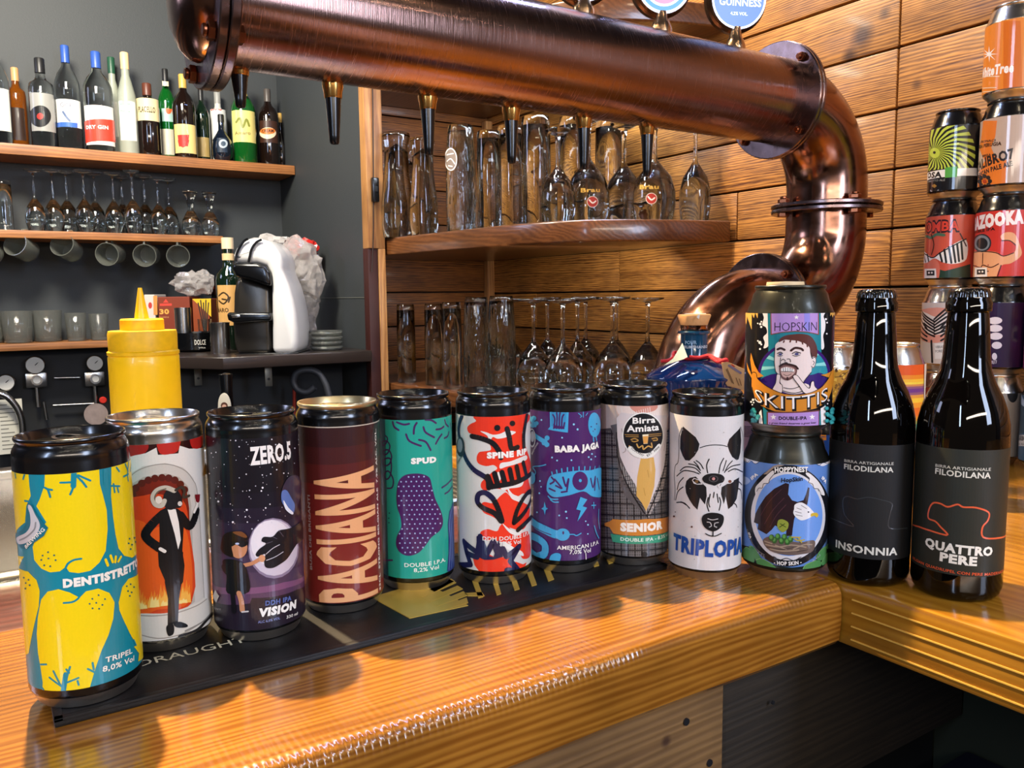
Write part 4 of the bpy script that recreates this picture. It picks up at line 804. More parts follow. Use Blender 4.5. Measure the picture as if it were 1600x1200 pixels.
# ------------------------------------------------------------------ the can wall at the right
SX = 1.105
VR = (1300, 0, 3.0); VS = (1400, 280, 2.5); VRB = (1300, 400, 3.0)
def stackcan(label, y, lay, view, lid=BLACKCAN, body=BLACKCAN, x=SX, H=.115, zl=(.011, .0925), neck=.018, group=None, R=.033):
    t = std_can(label, x, y, lay, body=body, lid=lid, H=H, neck=neck, R=R)
    A = Art(x, y, lay, R, zl[0], zl[1] if H < .12 else H-.026, view); A.NSEG = 64
    return t, A
YA, YB = .540, .607
S = .1145
# top: orange
t, A = stackcan('orange can with white star emblem topmost on the stack by the wall', YA, S*4, VR, lid=ALU, body=ALU); A.base('#e0832c')
A.poly([(840, 150), (920, 150), (920, 560), (830, 560)], '#d06a1c')
A.poly([(770+(40 if k % 2 == 0 else 8)*math.sin(PI*k/8), 303-(40 if k % 2 == 0 else 8)*math.cos(PI*k/8)) for k in range(16)], '#f6ede0')
A.text('WhiteTree', (690, 422), (882, 388), 40, '#f6ede0', bold=.03); A.strokes([[(725, 408), (815, 408)], [(735, 462), (800, 460)], [(735, 480), (800, 476)]], 3, '#f0d6b0'); A.poly([(848, 482), (920, 480), (920, 512), (848, 516)], '#f3efe6'); A.text('BIRRA', (856, 508), (900, 506), 12, '#555')
A.build('label', t)
# calibro
t, A = stackcan('buff can with orange stripe and black block lettering in the wall stack', YA, S*3, VR); A.base('#b9a08c')
A.poly([(735, 615), (800, 615), (790, 690), (770, 740), (790, 790), (840, 800), (830, 950), (700, 950), (710, 860), (740, 800), (715, 740), (725, 690)], '#d9762a')
A.text('CALIBRO7', (655, 862), (880, 790), 42, '#2a211e', bold=.03, upto='CALIBRO7'); A.text('AMERICAN PALE ALE', (640, 896), (870, 826), 20, '#2a211e', bold=.03)
A.text('FRONACI', (722, 718), (790, 712), 10, '#4a3428', bold=.02); A.text('BIRRA PERUGIA', (700, 748), (818, 730), 15, '#4a3020', bold=.03); A.text('BIRRA', (728, 785), (768, 778), 10, '#4a3020', bold=.02)
for k in range(8): A.ell(737+24*math.cos(k*PI/4), 898+24*math.sin(k*PI/4), 10, 10, '#2a2422', n=10)
A.ell(737, 898, 9, 9, '#a83c20'); A.build('label', t)
# osa
t, A = stackcan('black can with lime swirl starburst beside the buff can', YB, S*3, VR); A.base('#141416')
for k in range(30):
    a = 2*PI*k/30
    def sp(r, da): return (505+r*math.cos(a+da+r*.004), 760+r*.95*math.sin(a+da+r*.004))
    A.poly([sp(24, -.05), sp(70, -.06), sp(120, -.06), sp(190, -.06), sp(190, .05), sp(120, .05), sp(70, .05), sp(24, .05)], '#b9c84a', new=(k == 0))
A.ell(505, 760, 24, 24, '#b9c84a'); A.dots([(503, 758, 7)], 6, '#1a1a1a')
A.poly([(400, 850), (700, 838), (700, 1000), (400, 1000)], '#141416'); A.poly([(400, 858), (700, 836), (700, 872), (400, 892)], '#e6e3da'); A.text('OSA', (470, 878), (535, 874), 24, '#1c1c1c', bold=.03); A.poly([(552, 830), (610, 825), (606, 875), (550, 878)], '#54a044')
A.text('BERGAMOTTO ALE', (445, 902), (550, 892), 9, '#9b9b94'); A.poly([(488, 915), (500, 905), (512, 915), (500, 925)], '#c08a3c'); A.strokes([[(482, 935), (500, 950), (518, 935)], [(480, 965), (535, 962)]], 5, '#bdb9ae')
A.build('label', t)
# bazooka
t, A = stackcan('red can with a bare muscular torso, below the buff can', YA, S*2, VS); A.base('#c8352a')
SKT = '#e0a070'
A.poly([(285, 330), (340, 320), (400, 325), (430, 340), (470, 330), (480, 300), (455, 280), (430, 280), (420, 265), (440, 250), (475, 255), (495, 300), (500, 340), (460, 370), (420, 380), (400, 430), (410, 450), (310, 450), (300, 400), (285, 380)], SKT, sm=True)
A.strokes([[(290, 330), (340, 322), (400, 328), (430, 342), (470, 330)], [(350, 330), (348, 370)], [(310, 375), (340, 385), (349, 375), (380, 385), (410, 372)], [(330, 400), (370, 400)], [(425, 282), (455, 282), (478, 300)], [(420, 378), (402, 430)]], 3.5, '#4a1c14'); A.dots([(322, 378, 3), (370, 376, 3)], 3, '#a04438')
A.ell(348, 289, 36, 36, '#2a2c30', n=24); A.ell(348, 289, 30, 30, '#7d858a', n=24); A.ell(348, 291, 22, 22, '#1b1d20', n=24)
A.text('BAZOOKA', (262, 240), (512, 212), 44, '#f2e8e2', bold=.06, upto='BAZOOKA'); A.text('DOUBLE IPA', (306, 254), (400, 240), 11, '#3a1410', bold=.02)
A.poly([(318, 385), (365, 385), (366, 430), (316, 430)], '#efe9de'); A.poly([(326, 392), (358, 392), (358, 412), (326, 412)], '#262626'); A.dots([(336, 401, 4), (348, 401, 4)], 4, '#efe9de')
A.build('label', t)
# bomba
t, A = stackcan('coral can with a zebra-stripe bikini, below the lime starburst can', YB, S*2, VS); A.base('#c9543c')
A.poly([(60, 380), (130, 370), (200, 395), (300, 370), (300, 460), (60, 460)], '#2a4030'); A.poly([(120, 360), (150, 345), (175, 360), (180, 400), (165, 440), (120, 440), (110, 400)], '#d9735a', sm=True)
A.poly([(95, 300), (110, 305), (135, 330), (155, 340), (180, 325), (220, 300), (285, 275), (285, 350), (240, 368), (195, 362), (160, 345), (130, 362), (100, 355)], '#e6e2da', sm=True)
A.strokes([[(108, 310), (112, 352)], [(120, 318), (126, 358)], [(134, 330), (138, 356)], [(182, 325), (190, 358)], [(200, 312), (206, 362)], [(218, 302), (226, 364)], [(234, 296), (242, 362)], [(250, 290), (256, 358)], [(266, 282), (270, 350)]], 6, '#1b1b1b')
A.strokes([[(95, 300), (130, 330), (156, 342), (190, 320), (285, 272)]], 4, '#1b1b1b')
A.text('BOMBA', (88, 246), (262, 240), 40, '#2a1620', bold=.07, upto='BOMBA'); A.text('BOMBA', (90, 243), (260, 237), 34, '#d8422e', bold=.02); A.strokes([[(112, 268), (130, 258), (150, 264), (170, 252), (200, 255)]], 9, '#4a6a50')
A.strokes([[(150, 250), (160, 290), (150, 330)], [(262, 250), (285, 300)]], 4, '#3a1a14')
A.poly([(122, 385), (166, 385), (168, 430), (120, 430)], '#efe9de'); A.poly([(130, 392), (160, 392), (160, 412), (130, 412)], '#262626'); A.dots([(139, 401, 4), (150, 401, 4)], 4, '#efe9de')
A.build('label', t)
# purple can
t, A = stackcan('dark purple can with white ovals behind the nearest bottle', YA, S, VRB); A.base('#241436')
for i, (x, y, w) in enumerate([(770, 352, 34), (770, 388, 34), (772, 425, 32), (776, 468, 24), (764, 520, 12)]): A.ell(x, y, w, 17, '#c9c4cf', n=16)
A.text('DUE17', (735, 556), (776, 552), 14, '#b9b4bf', bold=.02); A.build('label', t)
# silver can with chevrons
t, A = stackcan('silver can with black chevron lines, below the zebra bikini can', YB, S, VRB, lid=ALU, body=ALU); A.base('#c2b6ae')
A.poly([(400, 330), (440, 290), (560, 300), (560, 430), (430, 440)], '#cf8e7c', sm=True); A.poly([(420, 300), (500, 330), (560, 290), (540, 400), (450, 400)], '#d8cdc6', sm=True)
L_ = []
for k in range(6):
    L_.append([(425+k*4, 290+k*22), (485, 350+k*14)]); L_.append([(485, 350+k*14-10), (550-k*3, 285+k*22)])
for k in range(4): L_.append([(405, 330+k*28), (450, 380+k*20)]); L_.append([(560, 330+k*28), (515, 380+k*20)])
A.strokes(L_, 7, '#1c1a1c'); A.strokes([[(470, 440), (472, 540)]], 8, '#1c1a1c'); A.poly([(484, 452), (560, 452), (560, 525), (484, 525)], '#d8d2cc'); A.text('VIBRANT', (488, 476), (540, 474), 12, '#555'); A.text('FOREST', (488, 496), (536, 494), 12, '#555')
A.build('label', t)
# bottom layer
t, A = stackcan('pale grey can with a black round mark, bottom row behind the bottle', YA, 0, VRB, lid=ALU, body=ALU); A.base('#8b8680'); A.ell(845, 690, 26, 48, '#1a1a1c', n=24); A.strokes([[(760, 700), (760, 800)]], 5, '#2a2a2a'); A.build('label', t)
t, A = stackcan('red can seen between the two bottles, bottom row of the stack', YB, 0, VRB, lid=ALU, body=ALU); A.base('#8e3323'); A.strokes([[(470, 640), (480, 620), (490, 640)], [(455, 700), (478, 690), (470, 720)], [(458, 680), (492, 670)]], 6, '#2a1210'); A.build('label', t)
YC = .4725
t, A = stackcan('blue-grey can with a mountain scene at the right edge, bottom row', YC, 0, VRB); A.base('#39566a'); A.poly([(835, 720), (870, 690), (900, 730), (930, 690), (960, 800), (835, 800)], '#a9bcc6'); A.poly([(835, 760), (880, 740), (950, 780), (950, 880), (835, 880)], '#24404e'); A.poly([(800, 885), (960, 890), (960, 945), (800, 935)], '#cfcac0'); A.text('CARBON', (842, 912), (925, 918), 22, '#222', bold=.03); A.text('Vast Ale', (845, 934), (900, 940), 12, '#444'); A.build('label', t)
t, A = stackcan('pink and orange printed can at the right edge, second row', YC, S, VRB); A.base('#8a3a6a'); A.poly([(862, 290), (960, 290), (960, 340), (862, 350)], '#b9705a'); A.ell(900, 420, 26, 40, '#e6dfda', n=20); A.ell(905, 425, 12, 20, '#3a2a50', n=16); A.poly([(862, 455), (960, 455), (960, 492), (862, 488)], '#9b3fa0'); A.build('label', t)
# tall cans
def tallcan(label, px, d, view, H=.168, y=560, **kw):
    p = atd(px, y, d); return stackcan(label, p.y, 0, view, lid=ALU, body=ALU, x=p.x, H=H, **kw)
VT = (1260, 540, 5.0)
t, A = tallcan('tall silver can with rainbow-striped label between the two bottles', 1394, .86, VT, zl=(.012, .142)); A.base('#e07a2a')
A.zhi = .1475
for i, (y, c_) in enumerate([(200, '#d95a24'), (290, '#e08a2a'), (322, '#e9b93a'), (345, '#e8cf4a'), (362, '#c98a50'), (378, '#8a5a78'), (395, '#6a3a86'), (425, '#8a5a78'), (445, '#d99a44'), (470, '#ecc63e'), (505, '#e69a32'), (545, '#e0702a'), (610, '#d9902e'), (645, '#9aa85a'), (670, '#3f9a82'), (740, '#b0704a'), (770, '#d8602a'), (860, '#d9a03a'), (930, '#c04a3a')]):
    A.poly([(600, y), (960, y), (960, 1200), (600, 1200)], c_)
A.poly([(920, 200), (952, 205), (930, 1200), (880, 1200)], '#e2dccb'); A.text('TALL', (944, 230), (940, 300), 10, '#6a6a60'); A.strokes([[(930, 330), (915, 600)]], 2.5, '#a09a8a'); A.build('label', t)
t, A = tallcan('tall silver can with mottled gold leaf label behind the man can', 1293, .87, VT, zl=(.012, .142)); A.base('#b98a2c'); A.zhi = .147
random.seed(9)
for c_, n_ in (('#7a5418', 50), ('#e0b84c', 50), ('#4a3210', 26)):
    A.lay += 1
    for i in range(n_):
        x, y = random.uniform(20, 360), random.uniform(225, 640); A.poly([(x+random.uniform(4, 22)*math.cos(a), y+random.uniform(4, 16)*math.sin(a)) for a in (0, 1, 2, 3, 4, 5.2)], c_, new=False)
A.strokes([[(225, 300), (280, 296), (310, 270), (345, 250)]], 4, '#241a12'); A.build('label', t)
p = atd(1286, 700, .765); t, A = stackcan('blue can with orange mark peeping between stacked pair and bottle', p.y, 0, VT, x=p.x); A.base('#22488a'); A.poly([(105, 718), (146, 718), (146, 765), (105, 760)], '#e08a2a'); A.poly([(110, 768), (146, 768), (146, 792), (110, 792)], '#e08a2a'); A.build('label', t)
p = atd(1190, 700, .842); t, A = stackcan('mauve can printed with barcode peeping behind the raccoon can', p.y, 0, (1140, 660, 8), x=p.x); A.base('#b9a0bd'); A.strokes([[(165+0*i, 110+i*18), (270, 120+i*18)] for i in range(8)], 7, '#2a2230', sm=False); A.build('label', t)
# ------------------------------------------------------------------ the room
XW, YN, YB_ = 1.22, 1.982, 2.42
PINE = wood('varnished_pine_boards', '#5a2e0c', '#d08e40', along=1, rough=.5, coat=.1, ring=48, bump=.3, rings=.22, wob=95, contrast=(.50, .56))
PINE_K = wood('varnished_pine_board_knotty', '#562c0c', '#ca8a3e', along=1, rough=.5, coat=.1, ring=48, bump=.3, rings=.22, wob=95, contrast=(.50, .56), knots=((XW, .828, .632, .026), (XW, .850, .607, .018), (XW, .732, .535, .012), (XW, .79, .655, .014)))
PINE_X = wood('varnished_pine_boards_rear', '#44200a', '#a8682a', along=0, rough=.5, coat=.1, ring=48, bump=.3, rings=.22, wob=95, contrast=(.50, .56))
PINE_Z = wood('planed_pine_post', '#8a5228', '#d09a5c', along=2, rough=.45, ring=20, bump=.3)
SHELFW = wood('dark_walnut_stained_shelf', '#4a2812', '#7e4e2a', along=1, rough=.3, coat=.5, ring=24, bump=.2)
SHELFO = wood('oiled_oak_shelf', '#7a4a24', '#b87a44', along=0, rough=.45, ring=26, bump=.25)
DWALL = mat('dark_green_grey_wall_paint', '#34383a', .62, bump=.25, bscale=260, vary=.06)
DARK = mat('dark_gap_backing', '#120a06', .8)

def planks(name, parent, m, fixed, a0, a1, zs, cuts, axis, prot=.006, mk=None):
    """boards between consecutive zs; axis 'Y' = boards along Y on plane X=fixed, 'X' = along X on plane Y=fixed"""
    for i in range(len(zs)-1):
        cs = [a0]+[c for c in cuts(i) if a0 < c < a1]+[a1]
        for j in range(len(cs)-1):
            g = .0017; k = prot+random.uniform(-.0012, .0012); u0, u1, z0, z1 = cs[j]+g*.7, cs[j+1]-g*.7, zs[i]+g, zs[i+1]-g
            mm = mk(cs[j], cs[j+1], zs[i], zs[i+1]) if mk else m
            if axis == 'Y': mkbox('plank', fixed-k, fixed+.012, u0, u1, z0, z1, mm, parent, bev=.003)
            else: mkbox('plank', u0, u1, fixed-k, fixed+.012, z0, z1, mm, parent, bev=.0022)
random.seed(21)
w = tag(mkbox('wall_right', XW+.010, XW+.10, -1.2, YN+.1, -1.05, 1.5, DARK), kind='structure')
zs = [-.138+.092*i for i in range(13)]
planks('plank', w, PINE, XW, -.5, YN, zs, lambda i: [.2, .764, 1.08 if i in (5, 2, 8) else 1.42, 1.75 if i % 3 == 0 else 9], 'Y', mk=lambda a, b, z0, z1: PINE_K if (a > .7 and a < .8 and z0 > .5) or (b < .77 and z0 > .5) else PINE)
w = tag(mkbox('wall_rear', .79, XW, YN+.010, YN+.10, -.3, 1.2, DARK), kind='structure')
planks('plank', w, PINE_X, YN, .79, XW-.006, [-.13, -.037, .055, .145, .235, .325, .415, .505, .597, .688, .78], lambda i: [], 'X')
tag(mkbox('trim_1', XW-.028, XW-.006, YN-.028, YN-.006, .04, .70, PINE_Z, bev=.002), kind='structure')
tag(mkbox('wall_back', -1.6, .77, YB_, YB_+.1, -1.05, 1.5, DWALL), kind='structure')
tag(mkbox('wall_left', -1.6, -1.5, .9, YB_, -1.05, 1.5, DWALL), kind='structure')
# partition: dark paint on the bar side, boards on the niche side
w = tag(mkbox('wall_side', .765, .7785, 1.80, YB_, -1.05, 1.5, DWALL), kind='structure')
for i in range(9): mkbox('plank', .7788, .7895, 1.80, YN+.008, -.13+.092*i+.001, -.13+.092*(i+1)-.001, PINE, w, bev=.001)
mkbox('ledge_line', .7635, .765, 1.80, YB_, .2215, .2235, mat('grey_seam', '#5a5c56', .6), w)
tag(mkbox('trim_2', .757, .800, 1.767, 1.7995, .335, 1.2, PINE_Z, bev=.003), kind='structure')
tag(mkbox('trim_3', .782, .800, 1.767, 1.7995, -.3, .335, PINE_Z, bev=.002), kind='structure')
tag(mkbox('trim_4', .757, .7815, 1.770, 1.7995, -.3, .335, mat('red_brown_painted_strip', '#34130f', .5, vary=.3, bscale=25), bev=.001), kind='structure')
tag(mkbox('floor', -2.2, 1.4, -1.6, 2.5, -1.07, -1.05, mat('dark_floor', '#16181c', .5, vary=.2, bscale=6)), kind='structure')
tag(mkbox('ceiling', -1.6, 1.35, -1.2, 2.5, 1.75, 1.80, mat('dark_ceiling', '#2a2420', .8)), kind='structure')

# ------------------------------------------------------------------ bar
BARW = wood('varnished_larch_bar_top', '#783c0c', '#c88832', along=0, rough=.2, coat=.8, ring=52, bump=.16, contrast=(.3, .75), fine=.6, rings=.36, wob=80)
BARW2 = wood('varnished_fir_bar_return', '#94580e', '#cf9430', along=1, rough=.2, coat=.8, ring=22, bump=.18, contrast=(.3, .75), fine=.6)
t = thing('bar_counter', 'glossy orange-brown wooden bar top with rounded carved front edge', 'counter', (0, 0, 0))
bm = bmesh.new(); YF = .369; TH = .050
nx = 1500; X0, X1 = -.75, .5385
def edge(x):
    amp = .0011*max(0, min(1, (.345-x)/.05))+.00015; rip = amp*math.sin(x*1480+2.5*math.sin(x*55))
    sw = .0022*math.sin((x-.25)*14)*math.exp(-((x-.33)/.12)**2)
    y = YF + sw
    c = .0075
    pr = [(.62, -.0001), (.60, 0), (y+.05, 0), (y+.018, 0), (y+c, -.0002+rip*.3), (y+c*.55+rip, -.0012), (y+c*.25+rip, -.0030), (y+.0005+rip*.6, -.0055), (y-.0006, -.0085), (y-.0010, -.014), (y-.0012, -.03), (y+.0002, -.045), (y+.004, -.0492), (y+.02, -TH), (.634, -TH), (.634, -.002), (.632, 0)]
    return pr
pr0 = None; cols = []
for i in range(nx+1):
    x = X0+(X1-X0)*i/nx if i < 60 else X0+(X1-X0)*i/nx
    cols.append([bm.verts.new((x, a, b)) for a, b in edge(x)[2:]+[]])
for A_, B_ in zip(cols, cols[1:]):
    n_ = len(A_)
    for k in range(n_): bm.faces.new((A_[k], A_[(k+1) % n_], B_[(k+1) % n_], B_[k]))
bm.faces.new(cols[0]); bm.faces.new(cols[-1][::-1]); bmesh.ops.recalc_face_normals(bm, faces=bm.faces)
put('worktop', bm, BARW, t, sharp=35)
mkbox('rear_board', X0, .5385, .636, .752, -.05, -.0015, wood('dark_red_stained_board', '#3a1612', '#6e3a30', along=0, rough=.3, coat=.4, ring=24), t, bev=.003)
t2 = thing('bar_counter', 'honey-coloured wooden bar return with layered edge, under the two bottles', 'counter', (0, 0, 0))
bm = bmesh.new(); box(bm, .540, XW-.009, -.75, 1.06, -.048, 0, .0035); put('worktop', bm, BARW2, t2)
bm = bmesh.new()
for k in range(4): z = -.010-.0105*k; box(bm, .5392, .5402, -.75, .36, z-.0006, z+.0004)
put('edge_layer_line', bm, mat('pale_glue_line', '#e0b050', .35, coat=.5), t2)
# carcass under the bar
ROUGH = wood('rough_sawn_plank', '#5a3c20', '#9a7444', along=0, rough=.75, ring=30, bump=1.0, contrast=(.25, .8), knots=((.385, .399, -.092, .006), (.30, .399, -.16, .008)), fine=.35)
ROUGHD = wood('shadow_toned_plank', '#1c1610', '#33291d', along=0, rough=.8, ring=26, bump=.7)  # darker plank tone, shadow of the bar return put into the colour
t = thing('bar_panelling', 'rough-sawn plank panel below the bar edge with nail holes', 'panel', (0, 0, 0))
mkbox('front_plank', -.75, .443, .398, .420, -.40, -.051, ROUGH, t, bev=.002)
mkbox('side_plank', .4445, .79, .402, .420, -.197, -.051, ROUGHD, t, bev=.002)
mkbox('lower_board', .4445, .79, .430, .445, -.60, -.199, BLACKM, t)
for (px, py) in ((1060, 1133), (1095, 1198), (1196, 1106)):
    bm = bmesh.new(); p = onY(px, py, .398); disc(bm, p, (0, -1, 0), .0028 if px != 1196 else .0016, .0012, 10); put('nail_head', bm, mat('dull_nail', '#4a4a50', .35, metal=.8), t)
t = thing('under_bar_shelf', 'dark board and added bluish block for the dark area under the bar return', 'shelf', (0, 0, 0))
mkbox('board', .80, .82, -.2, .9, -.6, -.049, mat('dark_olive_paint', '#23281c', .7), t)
mkbox('dark_area_block', .60, .79, .30, .395, -.40, -.23, mat('dark_area_blue', '#11142a', .6), t, bev=.004)  # block added to fill the dark bluish area, no crate there
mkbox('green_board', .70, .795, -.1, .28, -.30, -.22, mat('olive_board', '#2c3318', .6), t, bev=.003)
p = onX(1545, 1090, .795); mkbox('pale_bracket', .785, .798, p.y-.012, p.y+.012, p.z-.012, p.z+.010, mat('pale_green_plastic', '#4a5a48', .5), t, bev=.002)
# steel work surface behind the bar
t = thing('steel_worktop', 'stainless steel drip worktop with rolled front edge behind the bar', 'counter', (0, 0, 0))
bm = bmesh.new(); box(bm, -.75, .53, .78, 1.25, -.04, -.012, .003); put('steel_top', bm, STEEL, t)
bm = bmesh.new(); tube(bm, [(-.75, .770, -.010), (.53, .770, -.010)], .012, 16); put('rolled_edge', bm, STEEL, t)
bm = bmesh.new(); box(bm, -.75, .53, 1.252, 1.28, -.04, .0, .004); put('upstand', bm, STEEL, t)
bm = bmesh.new()
for k in range(30): box(bm, .20+.011*k, .205+.011*k, .80, .98, -.0119, -.009)
gr_ = put('drain_rib', bm, STEEL, t)

# ------------------------------------------------------------------ bar mat
GOLD = mat('gold_rubber_print', '#c9a648', .36, metal=.35, bump=.05, bscale=500)
t = thing('bar_mat', 'long black rubber bar mat with gold bars and white lettering under the cans', 'bar mat', (0, 0, 0))
bm = bmesh.new(); MX0, MX1, MY0, MY1 = .0175, .452, .468, .590
box(bm, MX0, MX1, MY0, MY1, .0002, .0045, .001); 
for a in ((MX0, MX1, MY0, MY0+.0045), (MX0, MX1, MY1-.0045, MY1), (MX0, MX0+.0045, MY0, MY1), (MX1-.0045, MX1, MY0, MY1)): box(bm, a[0], a[1], a[2], a[3], .003, .0049, .0004)
put('rubber_base', bm, RUBBER, t)
class Mat(Flat): pass
# gold and white print, drawn on the mat's own plane in metres
gx = []
bm = bmesh.new()
def q3(a, b, c, d, h=.0008): prism(bm, [a, b, c, d], lambda x, y: Vector((x, y, .0044)), Vector((0, 0, h)))
def mp(x, y): p = onz(x, y, .005); return (p.x, p.y)
def slab(pts, h=.0006): 
    prism(bm, [mp(*p) for p in pts], lambda x, y: Vector((x, y, .0044)), Vector((0, 0, h)))
slab([(573, 928), (632, 962), (724, 944), (655, 906)])
put('gold_panel', bm, GOLD, t, smooth=False)
for pts in ([(642, 926), (652, 931), (706, 908), (696, 903)], [(656, 934), (664, 938), (716, 918), (708, 913)], [(668, 941), (676, 945), (724, 928), (717, 922)], [(680, 947), (690, 950), (724, 940), (722, 932)], [(664, 918), (672, 922), (704, 906), (698, 902)],
            [(718, 925), (724, 929), (750, 930), (746, 924)], [(730, 903), (738, 902), (748, 931), (740, 933)], [(762, 905), (770, 904), (776, 927), (769, 929)], [(790, 900), (798, 898), (805, 920), (797, 922)], [(817, 895), (825, 893), (832, 914), (824, 916)], [(843, 889), (851, 887), (859, 906), (850, 909)], [(870, 881), (879, 879), (884, 890), (876, 892)], [(918, 882), (928, 880), (930, 886), (922, 888)], [(942, 878), (950, 876), (952, 882), (945, 884)]):
    bm = bmesh.new(); slab(pts, .0007); put('gold_bar', bm, GOLD, t, smooth=False)
bm = bmesh.new(); vs, fs = textgeo('DRAUGHT', .0)
a = onz(206, 1030, .005); b = onz(372, 990, .005); x0 = min(v[0] for v in vs); x1 = max(v[0] for v in vs); L_ = (b-a).length*1.02
for f in fs:
    try: bm.faces.new([bm.verts.new((a.x + (vs[i][0]-x0)/(x1-x0)*L_, a.y+.001+vs[i][1]/_CAPH*.009, .0047)) for i in f])
    except ValueError: pass
put('white_lettering', bm, mat('cream_print_on_mat', '#c9c2a8', .5), t, smooth=False)

# ------------------------------------------------------------------ copper beer tower
YT, ZT, RT = .78, .4887, .057
t = thing('copper_beer_tower', 'brushed copper pipe beer tower with bolted flanges arching over the bar', 'beer tap tower', (.80, YT, 0))
def P(x, y, z): return Vector((x-.80, y-YT, z))
bm = bmesh.new(); tube(bm, [P(x, YT, ZT) for x in (.198, .4, .7, .945)], RT, 64); put('main_pipe', bm, COPPER, t)
def ring(name, c, nrm, r=.0785, h=.006, hole=.045, m=COPPER_D):
    bm = bmesh.new(); disc(bm, c, nrm, r, h, 64, hole=hole, bev=.0012); return put(name, bm, m, t, sharp=40)
def bolts(c, nrm, r, th, n=4, ph=PI/4, rb=.0062, inner=None):
    nrm = Vector(nrm).normalized(); q = nrm.to_track_quat('Z', 'Y').to_matrix()
    for k in range(n):
        a = ph+2*PI*k/n; b = bmesh.new(); c0 = Vector(c)+q@Vector((r*math.cos(a), r*math.sin(a), 0))
        disc(b, c0, nrm, rb, .006, 6, bev=.0008); disc(b, c0+nrm*.006, nrm, rb*.62, .004, 12, bev=.001)
        disc(b, c0-nrm*(th+.006), nrm, rb, .006, 6, bev=.0008)
        put('bolt', b, mat('copper_plated_bolt', '#8a5238', .3, metal=1, vary=.2, bscale=80), t, sharp=30)
# left end
ring('end_flange', P(.180, YT, ZT), (1, 0, 0), h=.0085); ring('end_flange', P(.1895, YT, ZT), (1, 0, 0), h=.0085)
bm = bmesh.new(); prof = [(.0560, 0), (.0545, .006), (.0475, .014), (.034, .0205), (.018, .0235), (0, .0245)]
lathe(bm, prof, 64)
for v in bm.verts: v.co = Vector((-v.co.z, v.co.y, v.co.x))
for v in bm.verts: v.co += P(.180, YT, ZT)
bmesh.ops.recalc_face_normals(bm, faces=bm.faces); put('domed_end_cap', bm, COPPER_E, t)
bolts(P(.180, YT, ZT), (-1, 0, 0), .0665, .018, rb=.0085, n=5, ph=.55)
# right flange + elbows
ring('joint_flange', P(.945, YT, ZT), (1, 0, 0)); ring('joint_flange', P(.952, YT, ZT), (1, 0, 0))
bolts(P(.945, YT, ZT), (-1, 0, 0), .0675, .013)
RB = .115
arc1 = [P(.955+RB*math.sin(a), YT, ZT-RB+RB*math.cos(a)) for a in [PI/2*k/20 for k in range(21)]]
bm = bmesh.new(); tube(bm, arc1+[P(1.07, YT, .352)], RT, 64); put('upper_elbow', bm, COPPER_E, t)
ring('clamp_flange', P(1.07, YT, .3400), (0, 0, 1)); ring('clamp_flange', P(1.07, YT, .3475), (0, 0, 1)); bolts(P(1.07, YT, .3540), (0, 0, 1), .0700, .014, ph=PI/4+.42, rb=.0085)
zc = .315
arc2 = [P(1.07, YT, .342)]+[P(.955+RB*math.cos(a), YT, zc-RB*math.sin(a)) for a in [PI/2*k/20 for k in range(21)]]
bm = bmesh.new(); tube(bm, arc2+[P(.938, YT, zc-RB)], RT, 64); put('middle_elbow', bm, COPPER_E, t)
ring('lower_flange', P(.925, YT, zc-RB), (1, 0, 0)); ring('lower_flange', P(.932, YT, zc-RB), (1, 0, 0)); bolts(P(.925, YT, zc-RB), (-1, 0, 0), .0675, .013)
arc3 = [P(.927, YT, zc-RB)]+[P(.915-RB*math.sin(a), YT, zc-2*RB+RB*math.cos(a)) for a in [PI/2*k/20 for k in range(21)]]
bm = bmesh.new(); tube(bm, arc3+[P(.80, YT, .008)], RT, 64); put('lower_elbow', bm, COPPER_E, t)
ring('base_flange', P(.80, YT, 0), (0, 0, 1), h=.008, r=.085)
